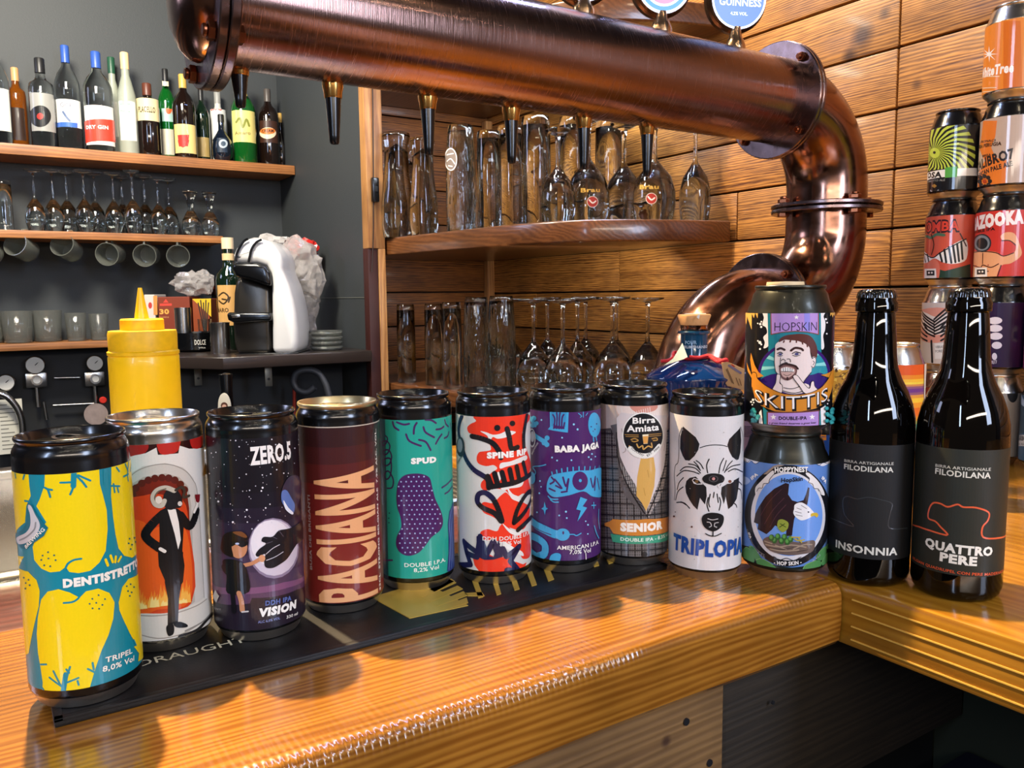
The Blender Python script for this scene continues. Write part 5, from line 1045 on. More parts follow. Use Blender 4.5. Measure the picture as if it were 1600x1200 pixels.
# taps: nozzle, collar, stem and badge
for i, (px, yt, yb) in enumerate([(384, 88, 160), (530, 128, 220), (678, 150, 240), (808, 172, 256), (921, 187, 268), (1020, 200, 281)]):
    p = onY(px, yt, .792); q = onY(px, yb, .792); h = p.z-q.z
    bm = bmesh.new(); lathe(bm, [(0, 0), (.0036, .0004), (.0046, .002), (.0052, .008), (.0080, h-.011), (0, h-.011)], 24); 
    sp = put('tap_nozzle', bm, BLACKP, t, loc=P(p.x, .792, q.z))
    bm = bmesh.new(); lathe(bm, [(.0082, h-.0125), (.0088, h-.011), (.0092, h-.006), (.0104, h-.002), (.0106, h+.012), (.0, h+.012)], 24); put('brass_collar', bm, BRASS, sp)
VG = (1000, 0, 7.2727)
for i, (px, pz, rr, kind) in enumerate([(925, -40, .034, 0), (1047, -18, .036, 1), (1163, 8, .039, 2)]):
    c = onY(px, pz, .775); base = onY(px-(2 if i < 2 else 0), (22, 48, 72)[i], .78)
    bm = bmesh.new(); zb = ZT+RT-.004; top = c.z-rr+.004
    lathe(bm, [(0, 0), (.0135, 0), (.0135, .006), (.0105, .014), (.0085, .018), (.0075, max(.022, top-zb)), (0, max(.022, top-zb)+.001)], 24)
    st = put('badge_stem', bm, mat('satin_gold_metal', '#c9a888', .25, metal=1), t, loc=P(c.x, .775, zb))
    nrm = Vector((-.42, -1, -.10)).normalized(); C0 = P(c.x, .775, c.z)
    bm = bmesh.new(); disc(bm, C0+nrm*-.010, nrm, rr+.003, .014, 48, bev=.003); disc(bm, C0+nrm*.002, nrm, rr, .007, 48, bev=.003)
    rim = put('badge_rim', bm, mat('chased_bronze', '#5a4430', .3, metal=1, bump=.8, bscale=160), t)
    right = Vector((0, 0, 1)).cross(nrm).normalized()*1; right = right if right.dot(_R) > 0 else -right; up = nrm.cross(right); up = up if up.z > 0 else -up
    o = C0+nrm*.0092+Vector((.80, YT, 0))
    FL = Flat(o, right, up, VG); FL.k = 1
    def circ(r, col, cx_=0, cy_=0, n=40, a0=0, a1=2*PI): 
        FL.lay += 1; mi_ = FL.mi(col); q = [(cx_+r*math.cos(a0+(a1-a0)*k/n), cy_+r*math.sin(a0+(a1-a0)*k/n)) for k in range(n)]; FL.geo.append((q, [tuple(range(n))], FL.lay, mi_))
    def glow(nm, col, e): return mat(nm, col, .3, emit=e)
    def ltext(s_, w_, x_, y_, col, bold=.02):
        FL.lay += 1; vs_, fs_ = textgeo(s_, bold); a_ = min(v[0] for v in vs_); b_ = max(v[0] for v in vs_); k_ = w_/(b_-a_)
        FL.geo.append(([(x_+(v[0]-(a_+b_)/2)*k_, y_+v[1]*k_) for v in vs_], fs_, FL.lay, FL.mi(col)))
    if kind == 2:
        circ(rr*.97, glow('lit_badge_white_ring', '#dfe9ff', 1.1)); circ(rr*.90, glow('lit_badge_blue', '#5f7fc4', .8)); ltext('GUINNESS', rr*1.5, .002, -.009, glow('lit_badge_letters', '#eef3ff', 1.2)); ltext('4,2% VOL.', rr*.62, .001, -.0205, glow('lit_badge_letters', '#eef3ff', 1.2), .01)
    else:
        circ(rr*.97, glow('lit_badge_white_ring', '#dfe9ff', 1.1)); circ(rr*.88, glow('lit_badge_sky_ring', '#3f86c9', .8)); circ(rr*.74, glow('lit_badge_white_ring', '#dfe9ff', 1.1)); circ(rr*.66, glow('lit_badge_pink', '#cf7a98', .8), n=20, a0=-PI*.95, a1=-.3)
    FL.build('badge_face', t, base=Vector((.80, YT, 0)))

# ------------------------------------------------------------------ corner shelves
SP = [(.802, 1.795), (.832, 1.58), (.857, 1.41), (.885, 1.29), (.935, 1.20), (1.00, 1.155), (1.08, 1.12), (1.205, 1.085), (1.205, YN-.008), (.802, YN-.008)]
def cshelf(z, th, label, m):
    bm = bmesh.new(); f_ = SP[:1]+smoothpts(SP[1:7], k=4)+SP[7:]
    prism(bm, f_, lambda a, b: Vector((a, b, z-th)), Vector((0, 0, th)), bev=.004)
    return tag(put('corner_shelf', bm, m, sharp=40), label, 'shelf')
cshelf(.360, .040, 'thick curved walnut corner shelf carrying the upper rows of glasses', SHELFW)
cshelf(.020, .036, 'lower curved corner shelf under the stemmed wine glasses', SHELFW)
cshelf(.750, .040, 'top corner shelf, dark underside above the glasses', SHELFW)

# ------------------------------------------------------------------ glasses
def gmesh(name, prof, n=28):
    bm = bmesh.new(); lathe(bm, prof, n); bmesh.ops.recalc_face_normals(bm, faces=bm.faces); me = bpy.data.meshes.new(name); bm.to_mesh(me); bm.free()
    me.materials.append(PRESSED if name in ('glass_tumbler', 'glass_ashtray') else (CUT if name == 'glass_pint' else GLASS))
    for p_ in me.polygons: p_.use_smooth = True
    return me
# every profile is closed: outside up, inside down; unit height 1, radius in the same unit
T_ = .012
PF = {
 'pint':   [(.188, 0), (.190, .3), (.180, .7), (.160, .96), (.148, 1), (0, 1), (0, .945), (.140, .94), (.150, .90), (.168, .68), (.178, .3), (.176, 0)],
 'straight': [(.165, 0), (.165, .5), (.158, .95), (.148, 1), (0, 1), (0, .93), (.140, .92), (.150, .5), (.155, 0)],
 'flute':  [(.150, 0), (.165, .12), (.16, .35), (.125, .62), (.118, .80), (.140, .97), (.135, 1), (0, .985), (0, .90), (.108, .80), (.113, .62), (.148, .35), (.153, .12), (.140, 0)],
 'goblet': [(.190, 0), (.215, .16), (.212, .30), (.170, .44), (.085, .54), (.034, .60), (.026, .66), (.026, .86), (.040, .93), (.150, .975), (.155, 1), (0, 1), (0, .57), (.080, .52), (.160, .43), (.200, .30), (.204, .16), (.180, 0)],
 'wine':   [(.150, 0), (.185, .14), (.190, .26), (.150, .40), (.070, .50), (.026, .55), (.019, .62), (.019, .90), (.030, .955), (.165, .985), (.168, 1), (0, 1), (0, .525), (.066, .49), (.142, .395), (.180, .26), (.176, .14), (.142, 0)],
 'snifter': [(.20, 0), (.27, .18), (.24, .34), (.14, .50), (.075, .58), (.065, .64), (.10, .72), (.09, .82), (.20, .96), (.21, 1), (0, 1), (0, .56), (.13, .48), (.228, .34), (.256, .18), (.19, 0)],
 'tumbler': [(0, 0), (.36, 0), (.38, .04), (.44, 1), (.42, 1), (.36, .12), (0, .10)],
 'ashtray': [(0, 0), (.9, 0), (1.0, .1), (1.12, 1), (1.02, 1), (.9, .35), (0, .3)],
}
GM_ = 0
GM = {k: gmesh('glass_'+k, [(r, z) for r, z in v]) for k, v in PF.items()}
def glass(kind, loc, h, label, wide=1., name='beer_glass', cat='glass', group=None):
    o = bpy.data.objects.new(name, GM[kind]); COL.objects.link(o); o.location = loc; o.scale = (h*wide, h*wide, h); o.rotation_euler = (0, 0, random.uniform(0, 6))
    return tag(o, label, cat, group)
FD = [(590, 1.94), (680, 1.79), (760, 1.66), (850, 1.57), (1000, 1.555), (1158, 1.56)]
def fd(px):
    for (a, da), (b, db) in zip(FD, FD[1:]):
        if px <= b: return da+(db-da)*(px-a)/(b-a)
    return FD[-1][1]
PLACED = []
def gl(kind, px, ytop, off, zs_, label, wide=1., name='beer_glass', h=None):
    rmax = max(r for r, z in PF[kind])
    for k in range(40):
        d = fd(px)+off+.006*k; p = atd(px, ytop, d); hh = h or max(.05, p.z-zs_-.0005); rr = rmax*hh*wide
        if all(math.hypot(p.x-a, p.y-b) > rr+c+.0008 or abs(zs_-e) > .1 for a, b, c, e in PLACED) and p.x+rr < XW-.008 and p.y+rr < YN-.03: break
    PLACED.append((p.x, p.y, rr, zs_))
    return glass(kind, (p.x, p.y, zs_+.0005), hh, label, wide, name)
random.seed(2)
ZS = .3600
UP = [('flute', 627, 205, .05, 'tall waisted glass, first at the left of the upper corner shelf', 1.05, 'beer_glass'), ('flute', 668, 214, .06, 'tall waisted glass left of the pint with the white round emblem', 1., 'beer_glass'),
 ('flute', 645, 232, .125, 'shorter waisted glass behind the first two on the upper corner shelf', 1.0, 'beer_glass'), ('pint', 728, 195, .05, 'tall upturned pint glass with a white round emblem', .85, 'pint_glass'),
 ('straight', 772, 205, .06, 'straight upturned glass just right of the emblem pint', .85, 'beer_glass'), ('straight', 806, 198, .09, 'straight upturned glass behind the third tap nozzle', .9, 'beer_glass'), ('straight', 846, 184, .10, 'tallest straight upturned glass on the upper corner shelf', .9, 'beer_glass'),
 ('goblet', 880, 204, .045, 'stemmed goblet upside down with wide foot left of the fourth tap nozzle', .95, 'beer_goblet'), ('goblet', 928, 184, .06, 'stemmed goblet with gold lettering and red disc behind the fourth tap nozzle', 1., 'beer_goblet'), ('straight', 905, 186, .14, 'straight glass in the rear row behind the lettered goblets', .9, 'beer_glass'),
 ('goblet', 984, 196, .10, 'stemmed goblet between the two goblets with red discs', .95, 'beer_goblet'), ('goblet', 1032, 190, .045, 'stemmed goblet with gold lettering and red disc behind the last tap nozzle', 1.05, 'beer_goblet'), ('goblet', 1096, 196, .03, 'clear wide stemmed goblet, last at the right end of the shelf', .80, 'wine_glass'),
 ('straight', 962, 190, .21, 'straight glass in the far rear row of the upper corner shelf', .9, 'beer_glass'), ('straight', 1060, 205, .14, 'straight glass in the rear row behind the clear goblet', .9, 'beer_glass')]
goblets = {}
for k, px, yt, off, lab, wd, nm in UP:
    o = gl(k, px, yt, off, ZS, lab, wd*.93, nm); goblets[px] = o
ZL = .0200
LOW = [('straight', 636, 472, .07, 'slim tumbler upside down, first at the left of the lower corner shelf', .72), ('straight', 680, 472, .08, 'slim tumbler upside down, second from the left of the lower shelf', .72), ('straight', 708, 470, .05, 'slim tumbler upside down, third from the left of the lower shelf', .7),
 ('pint', 747, 463, .05, 'taller frosted-looking glass, fourth from the left of the lower shelf', .78), ('pint', 786, 462, .05, 'taller glass beside the first wine glass of the lower shelf', .78)]
for k, px, yt, off, lab, wd in LOW: gl(k, px, yt, off, ZL, lab, wd)
for px, yt, off, wd, lab in [(800, 467, .035, 1., 'wine glass upside down, leftmost on the lower shelf'), (836, 468, .10, .95, 'wine glass upside down, second from the left on the lower shelf'), (882, 470, .035, 1.05, 'wine glass upside down behind the gap of the middle cans'), (858, 466, .165, .9, 'wine glass in the rear row between second and third stems'), (905, 468, .11, .95, 'wine glass upside down right of the thick middle stem'), (918, 466, .19, .95, 'wine glass in the far rear row of the lower shelf'), (960, 468, .05, 1.05, 'wine glass upside down, next to last toward the copper pipe'), (966, 467, .16, .9, 'wine glass behind the next to last stem'), (1015, 470, .06, 1., 'wine glass upside down, nearest the copper pipe')]:
    gl('wine', px, yt, off, ZL, lab, wd, 'wine_glass')
# print on the glasses
def gprint(o, rloc, draw):
    r = o.scale[0]*rloc; A_ = Art(o.location.x, o.location.y, o.location.z, r+.0006, 0, .3, (0, 0, 1)); A_.NSEG = 48; draw(A_); e = A_.build('print', None)
    e.parent = o; e.matrix_parent_inverse = (Matrix.Translation(o.location) @ o.rotation_euler.to_matrix().to_4x4() @ Matrix.Diagonal((*o.scale, 1))).inverted(); e.location = o.location
def d1(A_):
    A_.ell(712, 247, 10, 18, '#d9d6d0', n=24); A_.ell(712, 247, 8.4, 16, '#8a7a6c', n=24); A_.strokes([[(706, 240), (716, 238)], [(706, 250), (712, 246), (718, 254)], [(708, 257), (714, 258)]], 1.6, '#e9e6e0')
gprint(goblets[728], .185, d1)
def d2(cx_, cy_): 
    def f_(A_):
        A_.text('Kaiser Bräu' if False else 'Brau', (cx_-16, cy_-14), (cx_+14, cy_-14), 6, '#c9a24a', bold=.02); A_.ell(cx_+2, cy_+1, 9, 9, '#d9ccc0', n=20); A_.ell(cx_+2, cy_+1, 8, 8, '#a8352a', n=20); A_.strokes([[(cx_-3, cy_-2), (cx_+2, cy_+3), (cx_+7, cy_)]], 2, '#efe6e0')
    return f_
gprint(goblets[928], .215, d2(930, 317)); gprint(goblets[1032], .215, d2(1022, 314))
# ------------------------------------------------------------------ dark back wall: shelves, bottles, glasses
YS0, YS1 = 2.28, YB_-.001
YI = 2.345
t = tag(mkbox('wall_shelf', -1.4, .764, YS0, YS1, .566, .592, SHELFO, bev=.003), 'long oak shelf carrying the row of liquor bottles', 'shelf')
t = tag(mkbox('wall_shelf', -1.4, .56, YS0, YS1, .372, .391, SHELFO, bev=.003), 'thin oak shelf carrying upturned wine glasses above hanging mugs', 'shelf')
t = tag(mkbox('wall_shelf', -1.4, .40, YS0, YS1, .104, .121, SHELFO, bev=.003), 'lowest oak shelf with square tumblers behind the yellow squeeze bottle', 'shelf')
def liquor(label, px, yt, w, prof, body, cap, capcol, labels, z0=.592, y=YI, caph=None, yb=None, kind='bottle'):
    """prof: list of (fraction of radius, fraction of height)"""
    p = onY(px, yt, y); d = (p-CAM).dot(_F0); r = w/2/F*d*math.cos(math.atan((px-800)/F)); h = p.z-z0
    t = thing('liquor_bottle', label, kind, (p.x, p.y, z0+.0003))
    bm = bmesh.new(); lathe(bm, [(r*a, h*b) for a, b in prof], 36, phase=math.atan2(-p.y, -p.x)); put('glass_body', bm, body, t, sharp=50)
    rn = r*prof[-2][0]; ch = caph or h*.16; bm = bmesh.new(); ch = min(ch, h*.3)
    lathe(bm, [(rn*1.02, h-ch), (rn*1.12, h-ch), (rn*1.12, h-.001), (rn, h+.0008), (0, h+.001)], 24); put('cap', bm, mat(cap, capcol, .4), t)
    for (z0_, z1_, wd, col, ex) in labels:
        A = Art(p.x, p.y, z0, r, z0_*h, z1_*h, (0, 0, 1)); A.NSEG = 48; A.mi(col)
        A.geo.append(([(-wd*r, z0_*h+1e-4), (wd*r, z0_*h+1e-4), (wd*r, z1_*h-1e-4), (-wd*r, z1_*h-1e-4)], [(0, 1, 2, 3)], 0, 0))
        if ex: ex(A)
        A.build('label', t, step=2e-4)
    return t
LONG = [(0, .01), (.92, 0), (1, .02), (1, .60), (.95, .66), (.70, .74), (.36, .80), (.30, .86), (.30, 1), (0, 1)]
SHO = [(0, .01), (.94, 0), (1, .02), (1, .62), (.96, .68), (.80, .74), (.45, .79), (.32, .83), (.30, 1), (0, 1)]
SLIM = [(0, .01), (.94, 0), (1, .02), (1, .5), (.92, .6), (.6, .72), (.42, .78), (.40, 1), (0, 1)]
SQ = [(0, .01), (.94, 0), (1, .02), (1, .66), (.92, .72), (.5, .76), (.38, .80), (.36, 1), (0, 1)]
ROUND = [(0, .02), (.6, 0), (.95, .12), (1, .3), (.9, .46), (.5, .6), (.3, .68), (.28, 1), (0, 1)]
CLR = mat('clear_bottle_spirit', '#eef2f0', .02, trans=1., ior=1.36); FROST = mat('frosted_bottle', '#b9bfae', .35, trans=.45); AMB = mat('amber_spirit', '#8a4a10', .05, trans=.6, ior=1.36)
GREEN = mat('green_bottle_glass', '#0d5a1e', .06, trans=.35, coat=.5); DKG = mat('dark_green_bottle', '#0a1a10', .08, coat=.6); BRN = mat('dark_brown_bottle', '#140b08', .08, coat=.6)
def tx(s, x0, y0, x1, y1, h, c): return lambda A: A.text(s, (x0, y0), (x1, y1), h, c, bold=.02)
liquor('clear spirit bottle with white label, first at the left frame edge', 4, 50, 34, LONG, CLR, 'grey_cap', '#8a8a86', [(.14, .55, 1.1, '#d8d4c8', None)])
liquor('amber whisky bottle with cork, second on the liquor shelf', 33, 90, 30, SQ, AMB, 'cork_cap', '#b98a5a', [(.1, .5, .8, '#2a1c14', None)], y=2.37)
liquor('clear bottle with black disc label and red dot', 72, 76, 40, SQ, CLR, 'black_cap', '#1a1a1a', [(.18, .60, 1.15, '#8f8f8a', lambda A: (A.ell(72, 166, 17, 17, '#1a1a1a', n=24), A.ell(72, 166, 5, 5, '#d0302a', n=12)))], y=2.335)
liquor('clear bottle with royal blue cap and white label', 112, 57, 40, LONG, CLR, 'blue_cap', '#2c4f9c', [(.22, .48, 1.2, '#dcdcd6', lambda A: (A.poly([(95, 178), (130, 178), (130, 188), (95, 188)], '#3a62b0'), A.text('GIN', (104, 152), (120, 152), 6, '#667'), A.strokes([[(108, 160), (113, 168), (118, 174)]], 3, '#5a6a8a')))], y=2.35)
liquor('clear gin bottle with blue cap and red and white label', 160, 68, 46, LONG, CLR, 'blue_cap', '#2c4f9c', [(.06, .45, 1.25, '#e9e4dc', lambda A: (A.poly([(130, 176), (190, 176), (190, 210), (130, 210)], '#d8402e'), A.text('DRY GIN', (144, 188), (178, 189), 5, '#f3e6de', bold=.02), A.ell(163, 143, 15, 8, '#e6cfc8')))], y=2.325)
liquor('frosted bottle with green cap behind the red label gin', 184, 77, 26, SLIM, FROST, 'green_cap', '#1f4a34', [(.2, .55, 1, '#c9c8bc', None)], y=2.385)
liquor('slim frosted bottle with cream cap and white label', 205, 70, 30, SLIM, FROST, 'cream_cap', '#d8b98a', [(.14, .52, .95, '#dedfd6', lambda A: (A.strokes([[(198, 150), (212, 150)], [(198, 160), (212, 162)]], 2, '#8fb89a'), A.ell(205, 146, 5, 6, '#9aa89a', n=12)))], y=2.34)
liquor('dark brown faceted bottle with broad cream label', 239, 119, 36, SQ, BRN, 'brown_cap', '#5a2e20', [(.48, .78, 1.2, '#d9c89a', tx('PLACELLO', 226, 163, 252, 165, 8, '#4a4030'))])
liquor('green bottle with cream neck band and pale label', 268, 97, 28, LONG, GREEN, 'black_cap', '#1a1a1a', [(.06, .34, .9, '#b9b4a0', None), (.80, .85, .34, '#d8c8a0', None), (.42, .56, .6, '#9ab8b4', lambda A: A.ell(273, 160, 5, 7, '#c85a30', n=12))], y=2.38)
liquor('black amaro bottle with yellow band and red crest label', 295, 106, 36, LONG, BRN, 'gold_cap', '#c09a4a', [(.06, .40, 1.1, '#d8c07a', lambda A: (A.poly([(286, 208), (304, 208), (302, 218), (288, 218)], '#a82a24'), A.poly([(286, 200), (304, 200), (302, 216), (294, 220), (288, 216)], '#b83028')))], y=2.33)
liquor('slim dark bottle between the crest label and the flange shadow', 323, 128, 24, LONG, DKG, 'black_cap', '#1a1a1a', [(.08, .34, .9, '#9a8450', None)], y=2.375)
liquor('pale grey bottle with red word on its label', 349, 134, 26, SQ, mat('pale_grey_bottle', '#b9bab2', .3), 'grey_cap', '#8a8a86', [(.2, .75, 1.1, '#c9cac4', tx('BRAS', 339, 163, 356, 163, 6, '#b83a30'))], y=2.39)
liquor('squat blue-black bottle with silver badge under the first nozzle', 354, 170, 32, ROUND, mat('midnight_bottle', '#0c1420', .08, coat=.6), 'black_cap', '#1a1a1a', [(.18, .48, .5, '#1c2a3a', lambda A: (A.ell(357, 215, 7, 7, '#a8b4bc', n=16), A.ell(357, 215, 4, 4, '#3a4a5a', n=12)))], y=2.325)
liquor('bright green bottle with white cap and yellow label', 388, 112, 38, LONG, GREEN, 'white_cap', '#d8d8d0', [(.24, .60, 1.15, '#d8c878', lambda A: (A.strokes([[(378, 182), (384, 176), (388, 190), (394, 178), (398, 188)]], 3, '#7a8030'), A.text('Amaro', (376, 202), (400, 202), 5, '#6a5a2a'))), (.76, .82, .36, '#d8c050', None)], y=2.34)
liquor('dark cream-liqueur bottle with orange and white oval label', 427, 132, 32, SHO, BRN, 'pewter_cap', '#4a4440', [(.30, .58, 1.0, '#3a2218', lambda A: (A.ell(427, 200, 13, 9, '#d8c8a8', n=20), A.ell(427, 197, 12, 5, '#c8702e', n=20), A.text('CREAM', (418, 199), (436, 199), 4, '#3a1c10', bold=.02), A.strokes([[(425, 222), (425, 240)]], 4, '#cfcabc')))], y=2.35)
liquor('small dark bottle with gold stopper near the shelf end', 446, 170, 24, ROUND, BRN, 'gold_cap', '#c09a4a', [], y=2.39)
liquor('clear bottle with pale label at the right end of the liquor shelf', 472, 128, 24, LONG, CLR, 'grey_cap', '#8a8a86', [(.2, .55, .9, '#a8a8a0', None)], y=2.37)
# wine glasses upside down on the second shelf
def gb(kind, px, yt, y, z, label, wide=1., name='wine_glass', cat='glass', group=None, h=None):
    rmax = max(r_ for r_, z_ in PF[kind])
    for k in range(60):
        yy = y+.003*(k//2)*(1 if k % 2 else -1); p = onY(px, yt, yy); rr = rmax*(p.z-z)*wide
        if YS0+.002 < yy-rr*.9 and yy+rr < YB_-.002 and all(math.hypot(p.x-a_, p.y-b_) > rr+c_+.0006 or abs(z-e_) > .1 for a_, b_, c_, e_ in PLACED): break
    PLACED.append((p.x, p.y, rr, z))
    return glass(kind, (p.x, p.y, z+.0004), h or (p.z-z-.0006), label, wide, name, cat, group)
G2 = 'wine glasses upside down on the middle wall shelf'
for px, yt, y, lab in [(58, 249, 2.32, 'wine glass upside down, leftmost on the middle wall shelf'), (87, 250, 2.325, 'wine glass upside down, second from left on the middle wall shelf'), (109, 252, 2.385, 'rear wine glass between the second and third front ones'), (136, 252, 2.325, 'wine glass upside down, third in front on the middle wall shelf'), (153, 256, 2.39, 'rear wine glass right of the third front one'),
                       (182, 257, 2.33, 'wine glass upside down, fourth in front on the middle wall shelf'), (196, 262, 2.39, 'rear wine glass behind the fourth and fifth front ones'), (212, 254, 2.325, 'wine glass upside down, fifth in front on the middle wall shelf'), (231, 262, 2.39, 'rear wine glass right of the fifth front one'), (252, 266, 2.32, 'wine glass upside down, sixth in front on the middle wall shelf'), (269, 268, 2.385, 'last large wine glass on the middle wall shelf')]:
    gb('wine', px, yt, y, .391, lab, .80, group=G2)
gb('snifter', 303, 287, 2.33, .391, 'small grappa glass upside down after the wine glasses', .78, 'grappa_glass'); gb('snifter', 333, 290, 2.34, .391, 'small grappa glass upside down at the right end of the shelf', .78, 'grappa_glass')
gb('straight', 10, 265, 2.33, .391, 'tall frosted tumbler at the left frame edge on the middle wall shelf', .95, 'tumbler')
# tumblers, lowest shelf
for px, yt, wd, lab in [(28, 469, 1., 'square tumbler, leftmost on the lowest wall shelf'), (75, 469, 1., 'square tumbler, second from left on the lowest wall shelf'), (120, 474, .80, 'round tumbler, third from left on the lowest wall shelf'), (156, 476, .78, 'round tumbler beside the yellow squeeze bottle'), (-16, 469, 1., 'square tumbler cut by the left frame edge')]:
    gb('tumbler', px, yt, 2.33, .121, lab, wd, 'tumbler')
# mugs hanging under the middle shelf
def mugmesh():
    bm = bmesh.new(); lathe(bm, [(0, 0), (.024, 0), (.026, .003), (.029, .055), (.0275, .055), (.024, .006), (0, .005)], 24)
    tube(bm, [(.027, 0, .048), (.040, 0, .046), (.046, 0, .034), (.042, 0, .018), (.026, 0, .012)], .0028, 8); return bm
MUG = mat('smoky_glass_mug', '#a9aca0', .12, trans=.75, bump=.2, bscale=120)
for i, (px, py) in enumerate([(-3, 382), (52, 378), (120, 380), (186, 383), (240, 386), (288, 388)]):
    p = onY(px, py, 2.33); o = tag(put('glass_mug', mugmesh(), MUG), 'glass mug hanging by its handle under the middle wall shelf, '+['cut by the frame', 'leftmost whole one', 'second whole one', 'third, tilted flat', 'fourth, tilted flat', 'fifth, nearest the bottle'][i], 'mug', 'mugs hanging under the middle wall shelf')
    o.rotation_euler = (math.radians(25), math.radians(-70 if i < 3 else -95), math.radians(20+i*5)); o.location = (p.x, p.y, p.z-.0)
    bm = bmesh.new(); tube(bm, [(p.x, p.y, .372), (p.x, p.y, .36), (p.x+.006, p.y, .352), (p.x+.012, p.y, .357)], .0012, 6); tag(put('mug_hook', bm, STEEL), 'small steel hook under the middle wall shelf, holding the '+['mug cut by the frame', 'leftmost whole mug', 'second whole mug', 'third mug', 'fourth mug', 'fifth mug'][i], 'hook', 'mug hooks')
# gas board
YG = 2.405
t = thing('gas_regulator_panel', 'black panel with pressure gauges, valves and steel gas pipes', 'gas panel', (.1, YB_-.002, 0))
def L(x, y, z): return Vector((x-.1, y-YB_+.002, z))
mkbox('back_board', -1.2, .30, -.012, 0, -.35, .10, BLACKM, t)
def gauge(px, py, r, lab=None):
    p = onY(px, py, 2.37); n = (CAM-p).normalized(); n.z = 0
    bm = bmesh.new(); disc(bm, L(*p), (-.2, -1, 0), r, .014, 28, bev=.002); g = put('gauge_case', bm, STEEL, t)
    bm = bmesh.new(); disc(bm, L(*p)+Vector((-.2, -1, 0)).normalized()*.0142, (-.2, -1, 0), r*.86, .0006, 24); put('gauge_dial', bm, mat('white_dial', '#d8d6cc', .4), g)
    bm = bmesh.new(); c = L(*p)+Vector((-.2, -1, 0)).normalized()*.0155; tube(bm, [c, c+Vector((r*.5, 0, r*.45))], .001, 5); put('gauge_needle', bm, BLACKM, g)
gauge(57, 554, .023); gauge(150, 553, .021); gauge(11, 580, .021)
for px, py in ((57, 577), (148, 577)):
    p = L(*onY(px, py, 2.38)); bm = bmesh.new(); box(bm, p.x-.024, p.x+.024, p.y-.012, p.y+.02, p.z-.02, p.z+.018, .004); disc(bm, p+Vector((0, -.012, 0)), (0, -1, 0), .013, .012, 16); tube(bm, [p+Vector((0, 0, -.02)), p+Vector((0, 0, -.07))], .006, 10); v = put('valve_body', bm, STEEL, t)
    bm = bmesh.new(); disc(bm, p+Vector((0, -.0245, 0)), (0, -1, 0), .008, .002, 16); put('valve_knob', bm, mat('white_dial', '#d8d6cc', .4), v)
for (a, b, r) in (((85, 575), (125, 575), .003), ((82, 618), (152, 616), .003), ((68, 612), (72, 640), .004)):
    bm = bmesh.new(); tube(bm, [L(*onY(*a, 2.38)), L(*onY(*b, 2.38))], r, 10); put('gas_pipe', bm, STEEL, t)
bm = bmesh.new(); disc(bm, L(*onY(160, 611, 2.37)), (0, -1, 0), .009, .012, 16, bev=.002); put('red_tap', bm, mat('red_plastic', '#c02c20', .35), t)
p0 = onY(-10, 608, 2.36); p1 = onY(38, 690, 2.36)
t = tag(mkbox('instruction_sheet', p0.x, p1.x, 2.358, 2.361, p1.z, p0.z, mat('typed_white_sheet', '#c9c6b8', .6)), 'white typed instruction sheet behind the metal hose at the left edge', 'paper')
bm = bmesh.new()
for k in range(12): box(bm, p0.x+.01, p1.x-.008-.012*(k % 3), 2.3575, 2.3581, p1.z+.012+.010*k, p1.z+.0145+.010*k)
put('typed_lines', bm, mat('grey_type', '#77756c', .7), t)['kind'] = 'stuff'
bm = bmesh.new(); tube(bm, smoothpts([tuple(onY(x, y, 2.33)) for x, y in ((-12, 596), (10, 602), (28, 625), (34, 655), (30, 700), (20, 760))]), .008, 12); tag(put('steel_hose', bm, STEEL), 'grey braided hose curving down over the instruction sheet', 'hose')
p = onY(149, 633, 2.33); bm = bmesh.new(); disc(bm, p, (0, -1, 0), .028, .004, 28); t = tag(put('round_picture', bm, mat('grey_pink_print', '#8a7a74', .5, vary=.5, bscale=40)), 'small round grey and pink picture below the red tap', 'picture')

# ------------------------------------------------------------------ corner worktop with the coffee machine
ZC = .100
bm = bmesh.new(); prism(bm, [(.42, 1.762), (.7565, 1.762), (.7565, YB_-.02), (.37, YB_-.02), (.31, 1.90)], lambda a, b: Vector((a, b, ZC-.026)), Vector((0, 0, .026)), bev=.002)
t = tag(put('corner_worktop', bm, mat('dark_brown_laminate', '#2c2420', .3, coat=.3, vary=.15, bscale=30)), 'dark laminate corner worktop under the coffee machine', 'counter')
for i, (px, py) in enumerate(((310, 575), (420, 573))):
    p = onY(px, py, 1.80+.12*(1-i)); o = mkbox('shelf_bracket', p.x-.008, p.x+.008, p.y, p.y+.003, ZC-.0265-.045, ZC-.0265, mat('grey_zinc', '#6a6a62', .4, metal=.7), bev=.001); tag(o, 'small zinc angle bracket under the corner worktop, '+('left' if i == 0 else 'right')+' one', 'bracket')
    bm = bmesh.new(); disc(bm, (p.x, p.y-.0001, ZC-.055), (0, -1, 0), .003, .0006, 10); put('screw_hole', bm, BLACKM, o)
tag(mkbox('cabinet_panel', .30, .755, 1.95, 1.97, -.5, ZC-.027, mat('grey_black_panel', '#1b1e20', .6)), 'dark cabinet panel set back under the corner worktop', 'cabinet')
def Psil(px, py, d):         # point on the vertical plane at depth d ahead of the camera
    return atd(px, py, d)
def silprism(name, pts, d, depth, m, parent, bev=.006, origin=Vector((0, 0, 0)), k=(0, 0, 1.), sm=False):
    if sm: pts = smoothpts(pts, True, 4)
    bm = bmesh.new(); prism(bm, pts, lambda a, b: atd(k[0]+a/k[2], k[1]+b/k[2], d)-origin, _F0*depth, bev=bev); return put(name, bm, m, parent, sharp=50)
K7 = (220, 340, 4.0)
o_ = atd(415, 549, 1.86); o_.z = ZC
t = thing('coffee_machine', 'white and black capsule coffee machine on the corner worktop', 'coffee machine', tuple(o_))
WHP = mat('white_gloss_plastic', '#d9d8d4', .3, coat=.4); 
